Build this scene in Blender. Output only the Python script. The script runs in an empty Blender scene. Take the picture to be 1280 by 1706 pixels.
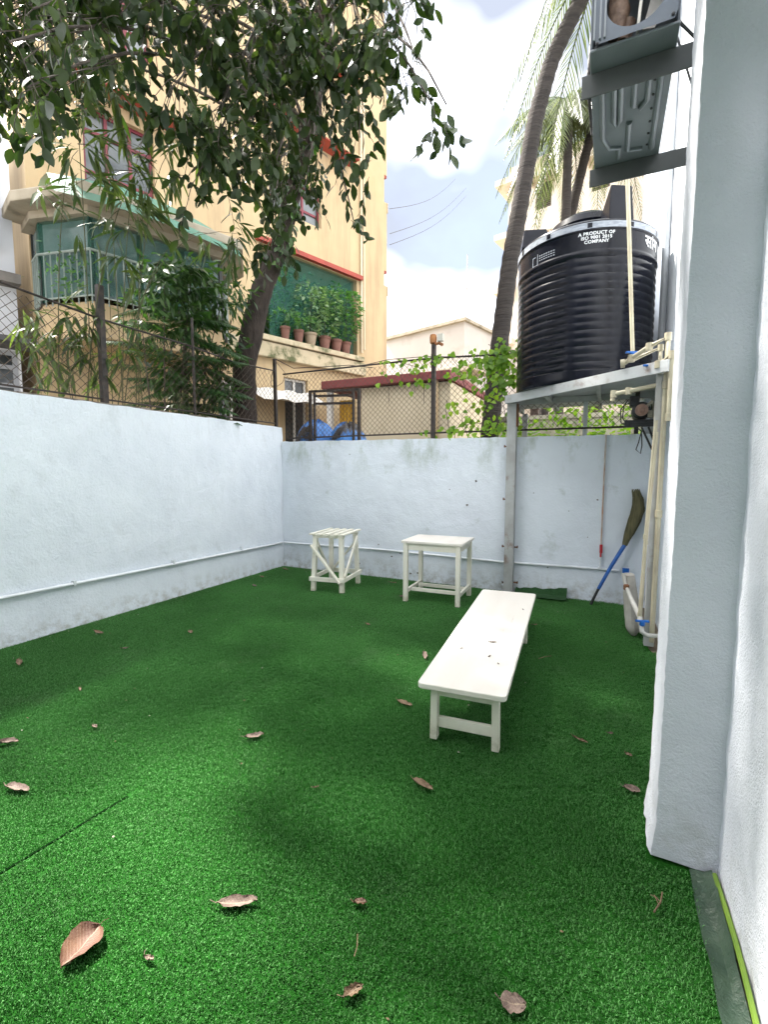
import bpy, bmesh, math, random
import numpy as np
from mathutils import Matrix, Vector, Euler
random.seed(7)
rng = np.random.default_rng(11)
R_ = math.radians
scn = bpy.context.scene
COL = scn.collection

# ------------------------------------------------------------------ camera
CAM_H = 1.57
cam_d = bpy.data.cameras.new('camera')
cam = bpy.data.objects.new('camera', cam_d)
COL.objects.link(cam)
rot = Matrix(((0.9061, -0.0366, 0.4215), (0.4231, 0.0779, -0.9027), (0.0002, 0.9963, 0.0861)))
cam.matrix_world = Matrix.Translation((0, 0, CAM_H)) @ rot.to_quaternion().to_matrix().to_4x4()
cam_d.sensor_width = 36
cam_d.lens = 790 / 1706 * 36
cam_d.clip_start = 0.05
cam_d.clip_end = 500
scn.camera = cam

# ------------------------------------------------------------------ world
SUN_EL, SUN_AZ = 58.0, 280.0     # azimuth clockwise from +y
w = bpy.data.worlds.new('World')
scn.world = w
w.use_nodes = True
nt = w.node_tree
nt.nodes.clear()
wo = nt.nodes.new('ShaderNodeOutputWorld')
bg = nt.nodes.new('ShaderNodeBackground')
sky = nt.nodes.new('ShaderNodeTexSky')
sky.sky_type = 'NISHITA'
sky.sun_disc = False
sky.sun_elevation = R_(SUN_EL)
sky.sun_rotation = R_(SUN_AZ)
sky.dust_density = 2.0
tc = nt.nodes.new('ShaderNodeTexCoord')
mp = nt.nodes.new('ShaderNodeMapping')
mp.inputs['Scale'].default_value = (1, 1, 1.6)
mp.inputs['Location'].default_value = (0.73, 2.0, 4.33)
nz = nt.nodes.new('ShaderNodeTexNoise')
nz.inputs['Scale'].default_value = 2.3
nz.inputs['Detail'].default_value = 7
nz.inputs['Roughness'].default_value = 0.55
cr = nt.nodes.new('ShaderNodeValToRGB')           # cloud cover
cr.color_ramp.elements[0].position = 0.25
cr.color_ramp.elements[0].color = (0.75, 0.75, 0.75, 1)
cr.color_ramp.elements[1].position = 0.5
cr.color_ramp.elements[1].color = (1, 1, 1, 1)
nz2 = nt.nodes.new('ShaderNodeTexNoise')
nz2.inputs['Scale'].default_value = 1.7
nz2.inputs['Detail'].default_value = 4
cr2 = nt.nodes.new('ShaderNodeValToRGB')          # cloud brightness: grey bases to white tops
cr2.color_ramp.elements[0].position = 0.36
cr2.color_ramp.elements[0].color = (1.38, 1.52, 1.85, 1)
cr2.color_ramp.elements[1].position = 0.62
cr2.color_ramp.elements[1].color = (10.8, 10.8, 10.9, 1)
mx = nt.nodes.new('ShaderNodeMix')
mx.data_type = 'RGBA'
nt.links.new(tc.outputs['Generated'], mp.inputs['Vector'])
nt.links.new(mp.outputs[0], nz.inputs['Vector'])
nt.links.new(mp.outputs[0], nz2.inputs['Vector'])
nt.links.new(nz.outputs['Fac'], cr.inputs['Fac'])
nt.links.new(nz2.outputs['Fac'], cr2.inputs['Fac'])
nt.links.new(cr.outputs['Color'], mx.inputs['Factor'])
nt.links.new(sky.outputs['Color'], mx.inputs['A'])
nt.links.new(cr2.outputs['Color'], mx.inputs['B'])
nt.links.new(mx.outputs['Result'], bg.inputs['Color'])
bg.inputs['Strength'].default_value = 0.105
nt.links.new(bg.outputs[0], wo.inputs[0])

sun_d = bpy.data.lights.new('sun', 'SUN')
sun_d.energy = 4.8
sun_d.angle = R_(3)
sun_d.color = (1.0, 0.95, 0.87)
sun = bpy.data.objects.new('sun', sun_d)
COL.objects.link(sun)
to_sun = Vector((math.sin(R_(SUN_AZ)) * math.cos(R_(SUN_EL)), math.cos(R_(SUN_AZ)) * math.cos(R_(SUN_EL)), math.sin(R_(SUN_EL))))
sun.rotation_euler = to_sun.to_track_quat('Z', 'Y').to_euler()

scn.view_settings.view_transform = 'Standard'
scn.view_settings.look = 'None'
scn.view_settings.gamma = 1
scn.view_settings.exposure = 2.3
scn.view_settings.use_curve_mapping = False
scn.cycles.max_bounces = 8
scn.cycles.transparent_max_bounces = 12

# ------------------------------------------------------------------ helpers
def frame(t):
    t = t.normalized()
    a = Vector((0, 0, 1)) if abs(t.z) < 0.9 else Vector((1, 0, 0))
    u = t.cross(a).normalized()
    return u, t.cross(u).normalized()

def wmat(o):
    return wmat(o.parent) @ o.matrix_basis if o.parent else o.matrix_basis.copy()

class MB:
    """collects shapes, then links them as one mesh object"""
    def __init__(s):
        s.v, s.f, s.m = [], [], []
    def add(s, v, f, mi=0):
        o = len(s.v)
        s.v += [tuple(p) for p in v]
        s.f += [tuple(i + o for i in q) for q in f]
        s.m += [mi] * len(f)
        return s
    def box(s, lo, hi, mi=0, M=None):
        x0, y0, z0 = lo; x1, y1, z1 = hi
        v = [Vector(p) for p in ((x0, y0, z0), (x1, y0, z0), (x1, y1, z0), (x0, y1, z0), (x0, y0, z1), (x1, y0, z1), (x1, y1, z1), (x0, y1, z1))]
        if M: v = [M @ p for p in v]
        return s.add(v, [(3, 2, 1, 0), (4, 5, 6, 7), (0, 1, 5, 4), (1, 2, 6, 5), (2, 3, 7, 6), (3, 0, 4, 7)], mi)
    def bar(s, a, b, wd, ht, mi=0, up=(0, 0, 1)):
        a, b = Vector(a), Vector(b); t = (b - a).normalized(); up = Vector(up)
        if abs(t.dot(up)) > 0.98: up = Vector((0, 1, 0))
        u = t.cross(up).normalized() * wd / 2; n = u.cross(t).normalized() * ht / 2
        v = [a - u - n, a + u - n, a + u + n, a - u + n, b - u - n, b + u - n, b + u + n, b - u + n]
        return s.add(v, [(0, 1, 2, 3), (7, 6, 5, 4), (1, 0, 4, 5), (2, 1, 5, 6), (3, 2, 6, 7), (0, 3, 7, 4)], mi)
    def tube(s, pts, r, n=8, mi=0, cap=True):
        pts = [Vector(p) for p in pts]; k = len(pts)
        rs = r if isinstance(r, (list, tuple)) else [r] * k
        v, f = [], []
        u = None
        for i, p in enumerate(pts):
            t = (pts[min(i + 1, k - 1)] - pts[max(i - 1, 0)]).normalized()
            if u is None: u, q = frame(t)
            else:
                u = (u - t * u.dot(t)); u = u.normalized() if u.length > 1e-6 else frame(t)[0]
                q = t.cross(u)
            for j in range(n):
                a = 2 * math.pi * j / n
                v.append(p + (u * math.cos(a) + q * math.sin(a)) * rs[i])
        for i in range(k - 1):
            for j in range(n):
                f.append((i * n + j, i * n + (j + 1) % n, (i + 1) * n + (j + 1) % n, (i + 1) * n + j))
        if cap:
            f.append(tuple(reversed(range(n)))); f.append(tuple((k - 1) * n + j for j in range(n)))
        return s.add(v, f, mi)
    def lathe(s, prof, n=24, c=(0, 0, 0), mi=0, M=None):
        v, f = [], []
        for r, z in prof:
            for j in range(n):
                a = 2 * math.pi * j / n
                p = Vector((r * math.cos(a), r * math.sin(a), z))
                v.append((M @ p if M else p) + Vector(c))
        k = len(prof)
        for i in range(k - 1):
            for j in range(n):
                f.append((i * n + j, i * n + (j + 1) % n, (i + 1) * n + (j + 1) % n, (i + 1) * n + j))
        f.append(tuple(reversed(range(n)))); f.append(tuple((k - 1) * n + j for j in range(n)))
        return s.add(v, f, mi)
    def prism(s, poly, z0, z1, mi=0):
        n = len(poly)
        v = [(x, y, z0) for x, y in poly] + [(x, y, z1) for x, y in poly]
        f = [tuple(reversed(range(n))), tuple(range(n, 2 * n))] + [(i, (i + 1) % n, n + (i + 1) % n, n + i) for i in range(n)]
        return s.add(v, f, mi)
    def build(s, name, mats, parent=None, smooth=False, bevel=0, seg=2, world=False, M=None):
        me = bpy.data.meshes.new(name)
        v = s.v
        if M is not None: v = [tuple(M @ Vector(p)) for p in v]
        if world and parent is not None:
            inv = wmat(parent).inverted()
            v = [tuple(inv @ Vector(p)) for p in v]
        me.from_pydata([tuple(p) for p in v], [], s.f)
        mats = mats if isinstance(mats, (list, tuple)) else [mats]
        for m in mats: me.materials.append(m)
        me.polygons.foreach_set('material_index', s.m)
        bm = bmesh.new(); bm.from_mesh(me)
        bmesh.ops.recalc_face_normals(bm, faces=bm.faces)
        if bevel > 0:
            es = [e for e in bm.edges if len(e.link_faces) == 2 and e.calc_face_angle(0) > 0.6]
            bmesh.ops.bevel(bm, geom=es, offset=bevel, segments=seg, affect='EDGES', profile=0.6)
        if smooth:
            for fc in bm.faces: fc.smooth = True
            for e in bm.edges:
                if len(e.link_faces) == 2 and e.calc_face_angle(0) > 0.7: e.smooth = False
        bm.to_mesh(me); bm.free()
        o = bpy.data.objects.new(name, me)
        COL.objects.link(o)
        if parent is not None: o.parent = parent
        return o

def empty(name, loc=(0, 0, 0), rz=0.0):
    o = bpy.data.objects.new(name, None)
    o.empty_display_size = 0.1
    o.matrix_basis = Matrix.Translation(loc) @ Matrix.Rotation(rz, 4, 'Z')
    COL.objects.link(o)
    return o

def tag(o, label=None, cat=None, group=None, kind=None):
    if label: o['label'] = label
    if cat: o['category'] = cat
    if group: o['group'] = group
    if kind: o['kind'] = kind
    return o

def copy_tree(o, parent=None):
    c = o.copy(); COL.objects.link(c)
    if parent is not None: c.parent = parent
    for ch in [x for x in o.children]: copy_tree(ch, c)
    return c

# ------------------------------------------------------------------ materials
def mat(name, c1, c2=None, scale=4.0, rough=0.6, spec=0.4, metal=0.0, bump=0.0, bscale=60.0, bdist=0.01, detail=5.0,
        c3=None, scale3=1.2, lo3=0.55, hi3=0.7, stretch=(1, 1, 1), rvar=0.0, world=False, lo=0.35, hi=0.65, bump2=0.0, bscale2=6.0):
    m = bpy.data.materials.new(name); m.use_nodes = True
    t = m.node_tree; N = t.nodes; b = N['Principled BSDF']
    b.inputs['Roughness'].default_value = rough
    b.inputs['Specular IOR Level'].default_value = spec
    b.inputs['Metallic'].default_value = metal
    def rgba(c): return (c[0], c[1], c[2], 1)
    if c2 is None and bump == 0:
        b.inputs['Base Color'].default_value = rgba(c1); return m
    tcn = N.new('ShaderNodeTexCoord'); mpn = N.new('ShaderNodeMapping'); mpn.inputs['Scale'].default_value = stretch
    if world:
        g = N.new('ShaderNodeNewGeometry'); t.links.new(g.outputs['Position'], mpn.inputs['Vector'])
    else:
        t.links.new(tcn.outputs['Object'], mpn.inputs['Vector'])
    out = None
    if c2 is not None:
        n1 = N.new('ShaderNodeTexNoise'); n1.inputs['Scale'].default_value = scale; n1.inputs['Detail'].default_value = detail
        t.links.new(mpn.outputs[0], n1.inputs['Vector'])
        r1 = N.new('ShaderNodeMapRange'); r1.inputs['From Min'].default_value = lo; r1.inputs['From Max'].default_value = hi
        t.links.new(n1.outputs['Fac'], r1.inputs['Value'])
        x = N.new('ShaderNodeMix'); x.data_type = 'RGBA'
        x.inputs['A'].default_value = rgba(c1); x.inputs['B'].default_value = rgba(c2)
        t.links.new(r1.outputs[0], x.inputs['Factor']); out = x.outputs['Result']
        if rvar:
            r2 = N.new('ShaderNodeMapRange'); r2.inputs['To Min'].default_value = rough - rvar; r2.inputs['To Max'].default_value = rough + rvar
            t.links.new(n1.outputs['Fac'], r2.inputs['Value']); t.links.new(r2.outputs[0], b.inputs['Roughness'])
    if c3 is not None:
        n3 = N.new('ShaderNodeTexNoise'); n3.inputs['Scale'].default_value = scale3; n3.inputs['Detail'].default_value = 8; n3.inputs['Roughness'].default_value = 0.65
        t.links.new(mpn.outputs[0], n3.inputs['Vector'])
        r3 = N.new('ShaderNodeMapRange'); r3.inputs['From Min'].default_value = lo3; r3.inputs['From Max'].default_value = hi3
        t.links.new(n3.outputs['Fac'], r3.inputs['Value'])
        x3 = N.new('ShaderNodeMix'); x3.data_type = 'RGBA'; x3.inputs['B'].default_value = rgba(c3)
        if out: t.links.new(out, x3.inputs['A'])
        else: x3.inputs['A'].default_value = rgba(c1)
        t.links.new(r3.outputs[0], x3.inputs['Factor']); out = x3.outputs['Result']
    if out: t.links.new(out, b.inputs['Base Color'])
    else: b.inputs['Base Color'].default_value = rgba(c1)
    if bump:
        nb = N.new('ShaderNodeTexNoise'); nb.inputs['Scale'].default_value = bscale; nb.inputs['Detail'].default_value = 6; nb.inputs['Roughness'].default_value = 0.6
        t.links.new(mpn.outputs[0], nb.inputs['Vector'])
        bp = N.new('ShaderNodeBump'); bp.inputs['Strength'].default_value = bump; bp.inputs['Distance'].default_value = bdist
        t.links.new(nb.outputs['Fac'], bp.inputs['Height'])
        last = bp
        if bump2:
            nb2 = N.new('ShaderNodeTexNoise'); nb2.inputs['Scale'].default_value = bscale2; nb2.inputs['Detail'].default_value = 4
            t.links.new(mpn.outputs[0], nb2.inputs['Vector'])
            bp2 = N.new('ShaderNodeBump'); bp2.inputs['Strength'].default_value = bump2; bp2.inputs['Distance'].default_value = 0.03
            t.links.new(nb2.outputs['Fac'], bp2.inputs['Height']); t.links.new(bp.outputs[0], bp2.inputs['Normal']); last = bp2
        t.links.new(last.outputs[0], b.inputs['Normal'])
    return m

def stain(m, col, z0, z1, scale, lo, hi, amount, stretch=(1, 1, .5)):
    """damp or grime with a shape of its own, strongest between two heights on the wall"""
    t = m.node_tree; N = t.nodes; b = N['Principled BSDF']; src = b.inputs['Base Color'].links[0].from_socket
    g_ = N.new('ShaderNodeNewGeometry'); sx = N.new('ShaderNodeSeparateXYZ'); t.links.new(g_.outputs['Position'], sx.inputs[0])
    mp_ = N.new('ShaderNodeMapping'); mp_.inputs['Scale'].default_value = stretch; t.links.new(g_.outputs['Position'], mp_.inputs['Vector'])
    n_ = N.new('ShaderNodeTexNoise'); n_.inputs['Scale'].default_value = scale; n_.inputs['Detail'].default_value = 9; n_.inputs['Roughness'].default_value = .7; t.links.new(mp_.outputs[0], n_.inputs['Vector'])
    r1 = N.new('ShaderNodeMapRange'); r1.inputs['From Min'].default_value = lo; r1.inputs['From Max'].default_value = hi; t.links.new(n_.outputs['Fac'], r1.inputs['Value'])
    r2 = N.new('ShaderNodeMapRange'); r2.inputs['From Min'].default_value = z0; r2.inputs['From Max'].default_value = z1; t.links.new(sx.outputs['Z'], r2.inputs['Value'])
    mu = N.new('ShaderNodeMath'); mu.operation = 'MULTIPLY'; t.links.new(r1.outputs[0], mu.inputs[0]); t.links.new(r2.outputs[0], mu.inputs[1])
    mu2 = N.new('ShaderNodeMath'); mu2.operation = 'MULTIPLY'; mu2.inputs[1].default_value = amount; t.links.new(mu.outputs[0], mu2.inputs[0])
    x = N.new('ShaderNodeMix'); x.data_type = 'RGBA'; t.links.new(mu2.outputs[0], x.inputs['Factor']); t.links.new(src, x.inputs['A']); x.inputs['B'].default_value = (*col, 1)
    t.links.new(x.outputs['Result'], b.inputs['Base Color'])

def leaf_mat(name, dark, light, rough=0.42, trans=0.35, tcol=None, spec=0.5, back=None):
    """leaf: each island of a joined crown or each leaf object gets its own tone; light passes through"""
    m = bpy.data.materials.new(name); m.use_nodes = True
    t = m.node_tree; N = t.nodes; b = N['Principled BSDF']; o = N['Material Output']
    g = N.new('ShaderNodeNewGeometry'); oi = N.new('ShaderNodeObjectInfo')
    ad = N.new('ShaderNodeMath'); ad.operation = 'ADD'; fr = N.new('ShaderNodeMath'); fr.operation = 'FRACT'
    t.links.new(g.outputs['Random Per Island'], ad.inputs[0]); t.links.new(oi.outputs['Random'], ad.inputs[1]); t.links.new(ad.outputs[0], fr.inputs[0])
    x = N.new('ShaderNodeMix'); x.data_type = 'RGBA'
    x.inputs['A'].default_value = (*dark, 1); x.inputs['B'].default_value = (*light, 1)
    t.links.new(fr.outputs[0], x.inputs['Factor'])
    t.links.new(x.outputs['Result'], b.inputs['Base Color'])
    b.inputs['Roughness'].default_value = rough; b.inputs['Specular IOR Level'].default_value = spec
    tr = N.new('ShaderNodeBsdfTranslucent')
    y = N.new('ShaderNodeMix'); y.data_type = 'RGBA'; y.blend_type = 'MULTIPLY'; y.inputs['Factor'].default_value = 1
    tc_ = tcol or (2.2, 2.6, 0.9)
    t.links.new(x.outputs['Result'], y.inputs['A']); y.inputs['B'].default_value = (*tc_, 1)
    t.links.new(y.outputs['Result'], tr.inputs['Color'])
    ms = N.new('ShaderNodeMixShader'); ms.inputs[0].default_value = trans
    t.links.new(b.outputs[0], ms.inputs[1]); t.links.new(tr.outputs[0], ms.inputs[2]); t.links.new(ms.outputs[0], o.inputs[0])
    return m

def glass_mat(name, col, rough=0.05, spec=0.7):
    m = mat(name, col, rough=rough, spec=spec); return m

def net_mat(name, col, cover=0.55):
    """woven green shade net: threads with open holes"""
    m = bpy.data.materials.new(name); m.use_nodes = True
    t = m.node_tree; N = t.nodes; b = N['Principled BSDF']; o = N['Material Output']
    b.inputs['Base Color'].default_value = (*col, 1); b.inputs['Roughness'].default_value = 0.7
    tcn = N.new('ShaderNodeTexCoord'); n = N.new('ShaderNodeTexNoise'); n.inputs['Scale'].default_value = 3; n.inputs['Detail'].default_value = 3
    t.links.new(tcn.outputs['Object'], n.inputs['Vector'])
    r = N.new('ShaderNodeMapRange'); r.inputs['To Min'].default_value = cover - 0.15; r.inputs['To Max'].default_value = cover + 0.15
    t.links.new(n.outputs['Fac'], r.inputs['Value'])
    tp = N.new('ShaderNodeBsdfTransparent'); ms = N.new('ShaderNodeMixShader')
    t.links.new(r.outputs[0], ms.inputs[0]); t.links.new(tp.outputs[0], ms.inputs[1]); t.links.new(b.outputs[0], ms.inputs[2])
    t.links.new(ms.outputs[0], o.inputs[0])
    return m

PLASTER = mat('white_plaster', (0.775, 0.825, 0.89), (0.715, 0.765, 0.835), scale=2.2, rough=0.85, spec=0.2, bump=0.55, bscale=38, bdist=0.012,
              c3=(0.60, 0.64, 0.68), scale3=3.0, lo3=0.59, hi3=0.84, bump2=0.5, bscale2=5, world=True)
PLASTER_B = mat('white_plaster_stained', (0.735, 0.785, 0.85), (0.68, 0.725, 0.79), scale=2.2, rough=0.85, spec=0.2, bump=0.45, bscale=42, bdist=0.010,
                c3=(0.42, 0.47, 0.45), scale3=2.6, lo3=0.62, hi3=0.8, bump2=0.5, bscale2=5, world=True)
PLASTER_ROUGH = mat('rough_plaster', (0.70, 0.72, 0.785), (0.64, 0.66, 0.725), scale=3, rough=0.8, spec=0.3, bump=0.8, bscale=110, bdist=0.008, bump2=0.35, bscale2=9, world=True)
BLACK_IRON = mat('black_iron', (0.018, 0.016, 0.016), (0.05, 0.035, 0.028), scale=18, rough=0.55, bump=0.2, bscale=90)
WIRE = mat('fence_wire', (0.045, 0.036, 0.032), (0.10, 0.07, 0.05), scale=9, rough=0.5, metal=0.3)
CREAM_PAINT = mat('cream_painted_wood', (0.80, 0.775, 0.68), (0.74, 0.71, 0.61), scale=9, rough=0.45, bump=0.3, bscale=30, stretch=(1, 1, .35), c3=(0.52, 0.46, 0.36), scale3=12, lo3=0.62, hi3=0.74)
CREAM_TOP = mat('cream_painted_board', (0.79, 0.75, 0.69), (0.75, 0.70, 0.635), scale=6, rough=0.42, bump=0.35, bscale=30, stretch=(1, .16, 1), c3=(0.47, 0.41, 0.37), scale3=7, lo3=0.61, hi3=0.76)

stain(PLASTER_B, (.36, .42, .36), 1.40, 1.85, 3.0, .50, .66, .75)
stain(PLASTER_B, (.30, .29, .25), .32, .0, 9, .45, .64, .8, (1, 1, 1))
stain(PLASTER, (.36, .35, .31), .24, .0, 9, .46, .66, .75, (1, 1, 1))
stain(PLASTER, (.45, .46, .45), 1.9, 2.25, 5, .54, .74, .5, (1, 2.5, .35))
stain(PLASTER_ROUGH, (.34, .35, .31), .30, .0, 8, .46, .66, .6, (1, 1, 1))

stain(CREAM_PAINT, (.30, .27, .16), .13, .0, 16, .38, .62, .8, (1, 1, 1))
# ------------------------------------------------------------------ ground and turf
g = MB(); g.add([(-150, -150, -0.03), (150, -150, -0.03), (150, 150, -0.03), (-150, 150, -0.03)], [(0, 1, 2, 3)])
tag(g.build('ground', mat('packed_earth', (0.20, 0.16, 0.11), (0.13, 0.11, 0.08), scale=0.8, rough=0.95, bump=0.3, bscale=12)), 'bare brown earth beyond the white boundary walls', 'ground', kind='structure')

TURF_BASE = mat('turf_backing', (0.006, 0.050, 0.004), (0.010, 0.070, 0.006), scale=60, rough=0.9, spec=0.1, bump=0.5, bscale=200)
# turf sheet: the yard floor, in plan
def back_y(x): return 6.33 - 0.028 * (x + 4.8)
tb = MB()
tb.add([(-4.8, -2.6, 0), (0.40, -2.6, 0), (0.40, 2.05, 0), (0.40, 2.3, 0), (0.535, 2.5, 0), (0.535, 4.2, 0), (0.40, 4.7, 0), (0.36, back_y(.3) - .06, 0), (-4.8, back_y(-4.8), 0)], [tuple(range(9))])
tag(tb.build('turf', TURF_BASE), 'green artificial turf covering the floor of the walled yard', 'turf', kind='structure')

sm = MB(); sm.add([(-2.075 + .1 * (y - 1.1) + dx, y, .0045) for y in np.linspace(-1.5, 1.44, 20) for dx in (-.005, .005)], [(2 * i, 2 * i + 1, 2 * i + 3, 2 * i + 2) for i in range(19)])
turf_ = bpy.data.objects['turf']
sm.build('seam', mat('dark_seam', (.003, .012, .003), rough=1, spec=0), turf_)
def blade_mesh():
    v, f = [], []
    r = random.Random(3)
    for k in range(18):
        a = r.uniform(0, 6.283); px, py = r.uniform(-.015, .015), r.uniform(-.015, .015)
        h = r.uniform(.005, .009); wd = r.uniform(.0009, .0016); ln = r.uniform(.002, .008); b = r.uniform(0, 6.283)
        ux, uy = math.cos(a) * wd, math.sin(a) * wd; lx, ly = math.cos(b) * ln, math.sin(b) * ln
        o = len(v)
        v += [(px - ux, py - uy, 0), (px + ux, py + uy, 0), (px + lx * .35 + ux * .8, py + ly * .35 + uy * .8, h * .65), (px + lx * .35 - ux * .8, py + ly * .35 - uy * .8, h * .65), (px + lx, py + ly, h * .98)]
        f += [(o, o + 1, o + 2, o + 3), (o + 3, o + 2, o + 4)]
    me = bpy.data.meshes.new('turf_tuft'); me.from_pydata(v, [], f); return me
TURF = bpy.data.materials.new('turf_yarn'); TURF.use_nodes = True
_t = TURF.node_tree; _b = _t.nodes['Principled BSDF']
_g = _t.nodes.new('ShaderNodeNewGeometry'); _oi = _t.nodes.new('ShaderNodeObjectInfo')
_rp = _t.nodes.new('ShaderNodeValToRGB'); _e = _rp.color_ramp.elements
_e[0].color = (0.018, 0.090, 0.012, 1); _e[1].color = (0.058, 0.215, 0.044, 1)
_x = _e.new(0.55); _x.color = (0.035, 0.150, 0.025, 1)
_y = _e.new(0.93); _y.color = (0.105, 0.27, 0.085, 1)
_t.links.new(_g.outputs['Random Per Island'], _rp.inputs[0])
_nz = _t.nodes.new('ShaderNodeTexNoise'); _nz.inputs['Scale'].default_value = 1.3; _nz.inputs['Detail'].default_value = 5
_t.links.new(_g.outputs['Position'], _nz.inputs['Vector'])
_mr = _t.nodes.new('ShaderNodeMapRange'); _mr.inputs['From Min'].default_value = .3; _mr.inputs['From Max'].default_value = .7; _mr.inputs['To Min'].default_value = .78; _mr.inputs['To Max'].default_value = 1.22
_t.links.new(_nz.outputs['Fac'], _mr.inputs['Value'])
_hs = _t.nodes.new('ShaderNodeHueSaturation'); _t.links.new(_mr.outputs[0], _hs.inputs['Value']); _t.links.new(_rp.outputs[0], _hs.inputs['Color'])
_nd = _t.nodes.new('ShaderNodeTexNoise'); _nd.inputs['Scale'].default_value = 2.4; _nd.inputs['Detail'].default_value = 7; _nd.inputs['Roughness'].default_value = .65
_t.links.new(_g.outputs['Position'], _nd.inputs['Vector'])
_md = _t.nodes.new('ShaderNodeMapRange'); _md.inputs['From Min'].default_value = .56; _md.inputs['From Max'].default_value = .82; _md.inputs['To Max'].default_value = .45
_t.links.new(_nd.outputs['Fac'], _md.inputs['Value'])
_mx = _t.nodes.new('ShaderNodeMix'); _mx.data_type = 'RGBA'; _mx.inputs['B'].default_value = (.17, .27, .14, 1)   # dust caught in the pile
_t.links.new(_md.outputs[0], _mx.inputs['Factor']); _t.links.new(_hs.outputs[0], _mx.inputs['A'])
_t.links.new(_mx.outputs['Result'], _b.inputs['Base Color'])
_b.inputs['Roughness'].default_value = 0.5; _b.inputs['Specular IOR Level'].default_value = 0.18
tuft = bpy.data.objects.new('turf_tuft', blade_mesh()); tuft.data.materials.append(TURF)
# tuft positions over the turf, leaving the seam between two rolls and the bare corner open
sp = 0.0165
xs, ys = np.meshgrid(np.arange(-4.78, 0.53, sp), np.arange(-0.6, 6.36, sp))
xs = (xs + rng.uniform(-.009, .009, xs.shape)).ravel(); ys = (ys + rng.uniform(-.009, .009, ys.shape)).ravel()
keep = (ys < 6.30 - 0.028 * (xs + 4.8))
keep &= ~((xs > 0.355 + 0.0 * ys) & (ys < 2.06))
keep &= ~((xs > 0.20) & (ys > 2.05) & (ys < 2.47)) & ~((xs > 0.36) & (ys > 4.6))
seam = np.abs(xs + 2.075 - 0.10 * (ys - 1.1)) < 0.013
keep &= ~(seam & (ys < 1.5))
xs, ys = xs[keep], ys[keep]
pm = bpy.data.meshes.new('turf_pile')
pm.vertices.add(len(xs))
pm.vertices.foreach_set('co', np.stack([xs, ys, np.full(len(xs), 0.001)], 1).ravel())
# nap: blades lean in slow swirls where feet have brushed them
nap = np.sin(xs * 1.7 + 1.3 * np.sin(ys * 1.1)) + np.sin(ys * 2.3 + xs * .6 + 2 * np.sin(xs * .9)) + .8 * np.sin(xs * 4.1 - ys * 3.3)
tx = 0.22 + 0.20 * nap / 2.8 + rng.normal(0, .13, len(xs)); ty = 0.25 * np.cos(xs * 1.3 + ys * 2.1) + rng.normal(0, .13, len(xs))
at = pm.attributes.new('rot', 'FLOAT_VECTOR', 'POINT')
at.data.foreach_set('vector', np.stack([tx, ty, rng.uniform(0, 6.283, len(xs))], 1).ravel())
at2 = pm.attributes.new('siz', 'FLOAT', 'POINT'); at2.data.foreach_set('value', rng.uniform(.8, 1.25, len(xs)))
pile = bpy.data.objects.new('turf_pile', pm); COL.objects.link(pile)
tag(pile, 'short green plastic turf blades across the yard floor', 'turf', kind='stuff')
ng = bpy.data.node_groups.new('tufts', 'GeometryNodeTree')
ng.interface.new_socket('Geometry', in_out='INPUT', socket_type='NodeSocketGeometry'); ng.interface.new_socket('Geometry', in_out='OUTPUT', socket_type='NodeSocketGeometry')
gi, go = ng.nodes.new('NodeGroupInput'), ng.nodes.new('NodeGroupOutput')
iop = ng.nodes.new('GeometryNodeInstanceOnPoints'); ob = ng.nodes.new('GeometryNodeObjectInfo'); ob.inputs['Object'].default_value = tuft; ob.inputs['As Instance'].default_value = True
na = ng.nodes.new('GeometryNodeInputNamedAttribute'); na.data_type = 'FLOAT_VECTOR'; na.inputs['Name'].default_value = 'rot'
nb_ = ng.nodes.new('GeometryNodeInputNamedAttribute'); nb_.data_type = 'FLOAT'; nb_.inputs['Name'].default_value = 'siz'
e2r = ng.nodes.new('FunctionNodeEulerToRotation')
ng.links.new(gi.outputs[0], iop.inputs['Points']); ng.links.new(ob.outputs['Geometry'], iop.inputs['Instance'])
ng.links.new(na.outputs['Attribute'], e2r.inputs[0]); ng.links.new(e2r.outputs[0], iop.inputs['Rotation']); ng.links.new(nb_.outputs['Attribute'], iop.inputs['Scale'])
ng.links.new(iop.outputs[0], go.inputs[0])
md = pile.modifiers.new('tufts', 'NODES'); md.node_group = ng

# ------------------------------------------------------------------ boundary walls
def rough_wall(name, a, b, thick, h0, h1, material, nseg=60, amp=0.008, out=(1, 0), z0=-0.02):
    """plastered wall from a to b (yard face), uneven face and uneven top, as one closed mesh"""
    a, b = Vector((*a, 0)), Vector((*b, 0)); d = b - a; o = Vector((*out, 0))
    r = random.Random(name); nz_ = 14
    v, f = [], []
    for i in range(nseg + 1):
        t = i / nseg; p = a + d * t; top = h0 + (h1 - h0) * t + r.uniform(-.006, .006)
        for j in range(nz_ + 1):
            z = z0 + (top - z0) * j / nz_
            v.append(p + o * r.uniform(-amp, amp) * (0 if j == 0 else 1) + Vector((0, 0, z)))
        v.append(p - o * thick + Vector((0, 0, top - .012))); v.append(p - o * thick + Vector((0, 0, z0)))
    m = nz_ + 3
    for i in range(nseg):
        for j in range(m):
            f.append((i * m + j, i * m + (j + 1) % m, (i + 1) * m + (j + 1) % m, (i + 1) * m + j))
    f.append(tuple(range(m))); f.append(tuple(reversed(range(nseg * m, nseg * m + m))))
    mb = MB(); mb.add(v, f)
    return mb.build(name, material, smooth=True)
lw = rough_wall('boundary_wall', (-4.79, -2.6), (-4.80, 6.36), 0.16, 2.262, 2.275, PLASTER, 110, out=(1, 0))
tag(lw, 'long white plastered boundary wall with slender conduit, below the tree', 'wall')
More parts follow.
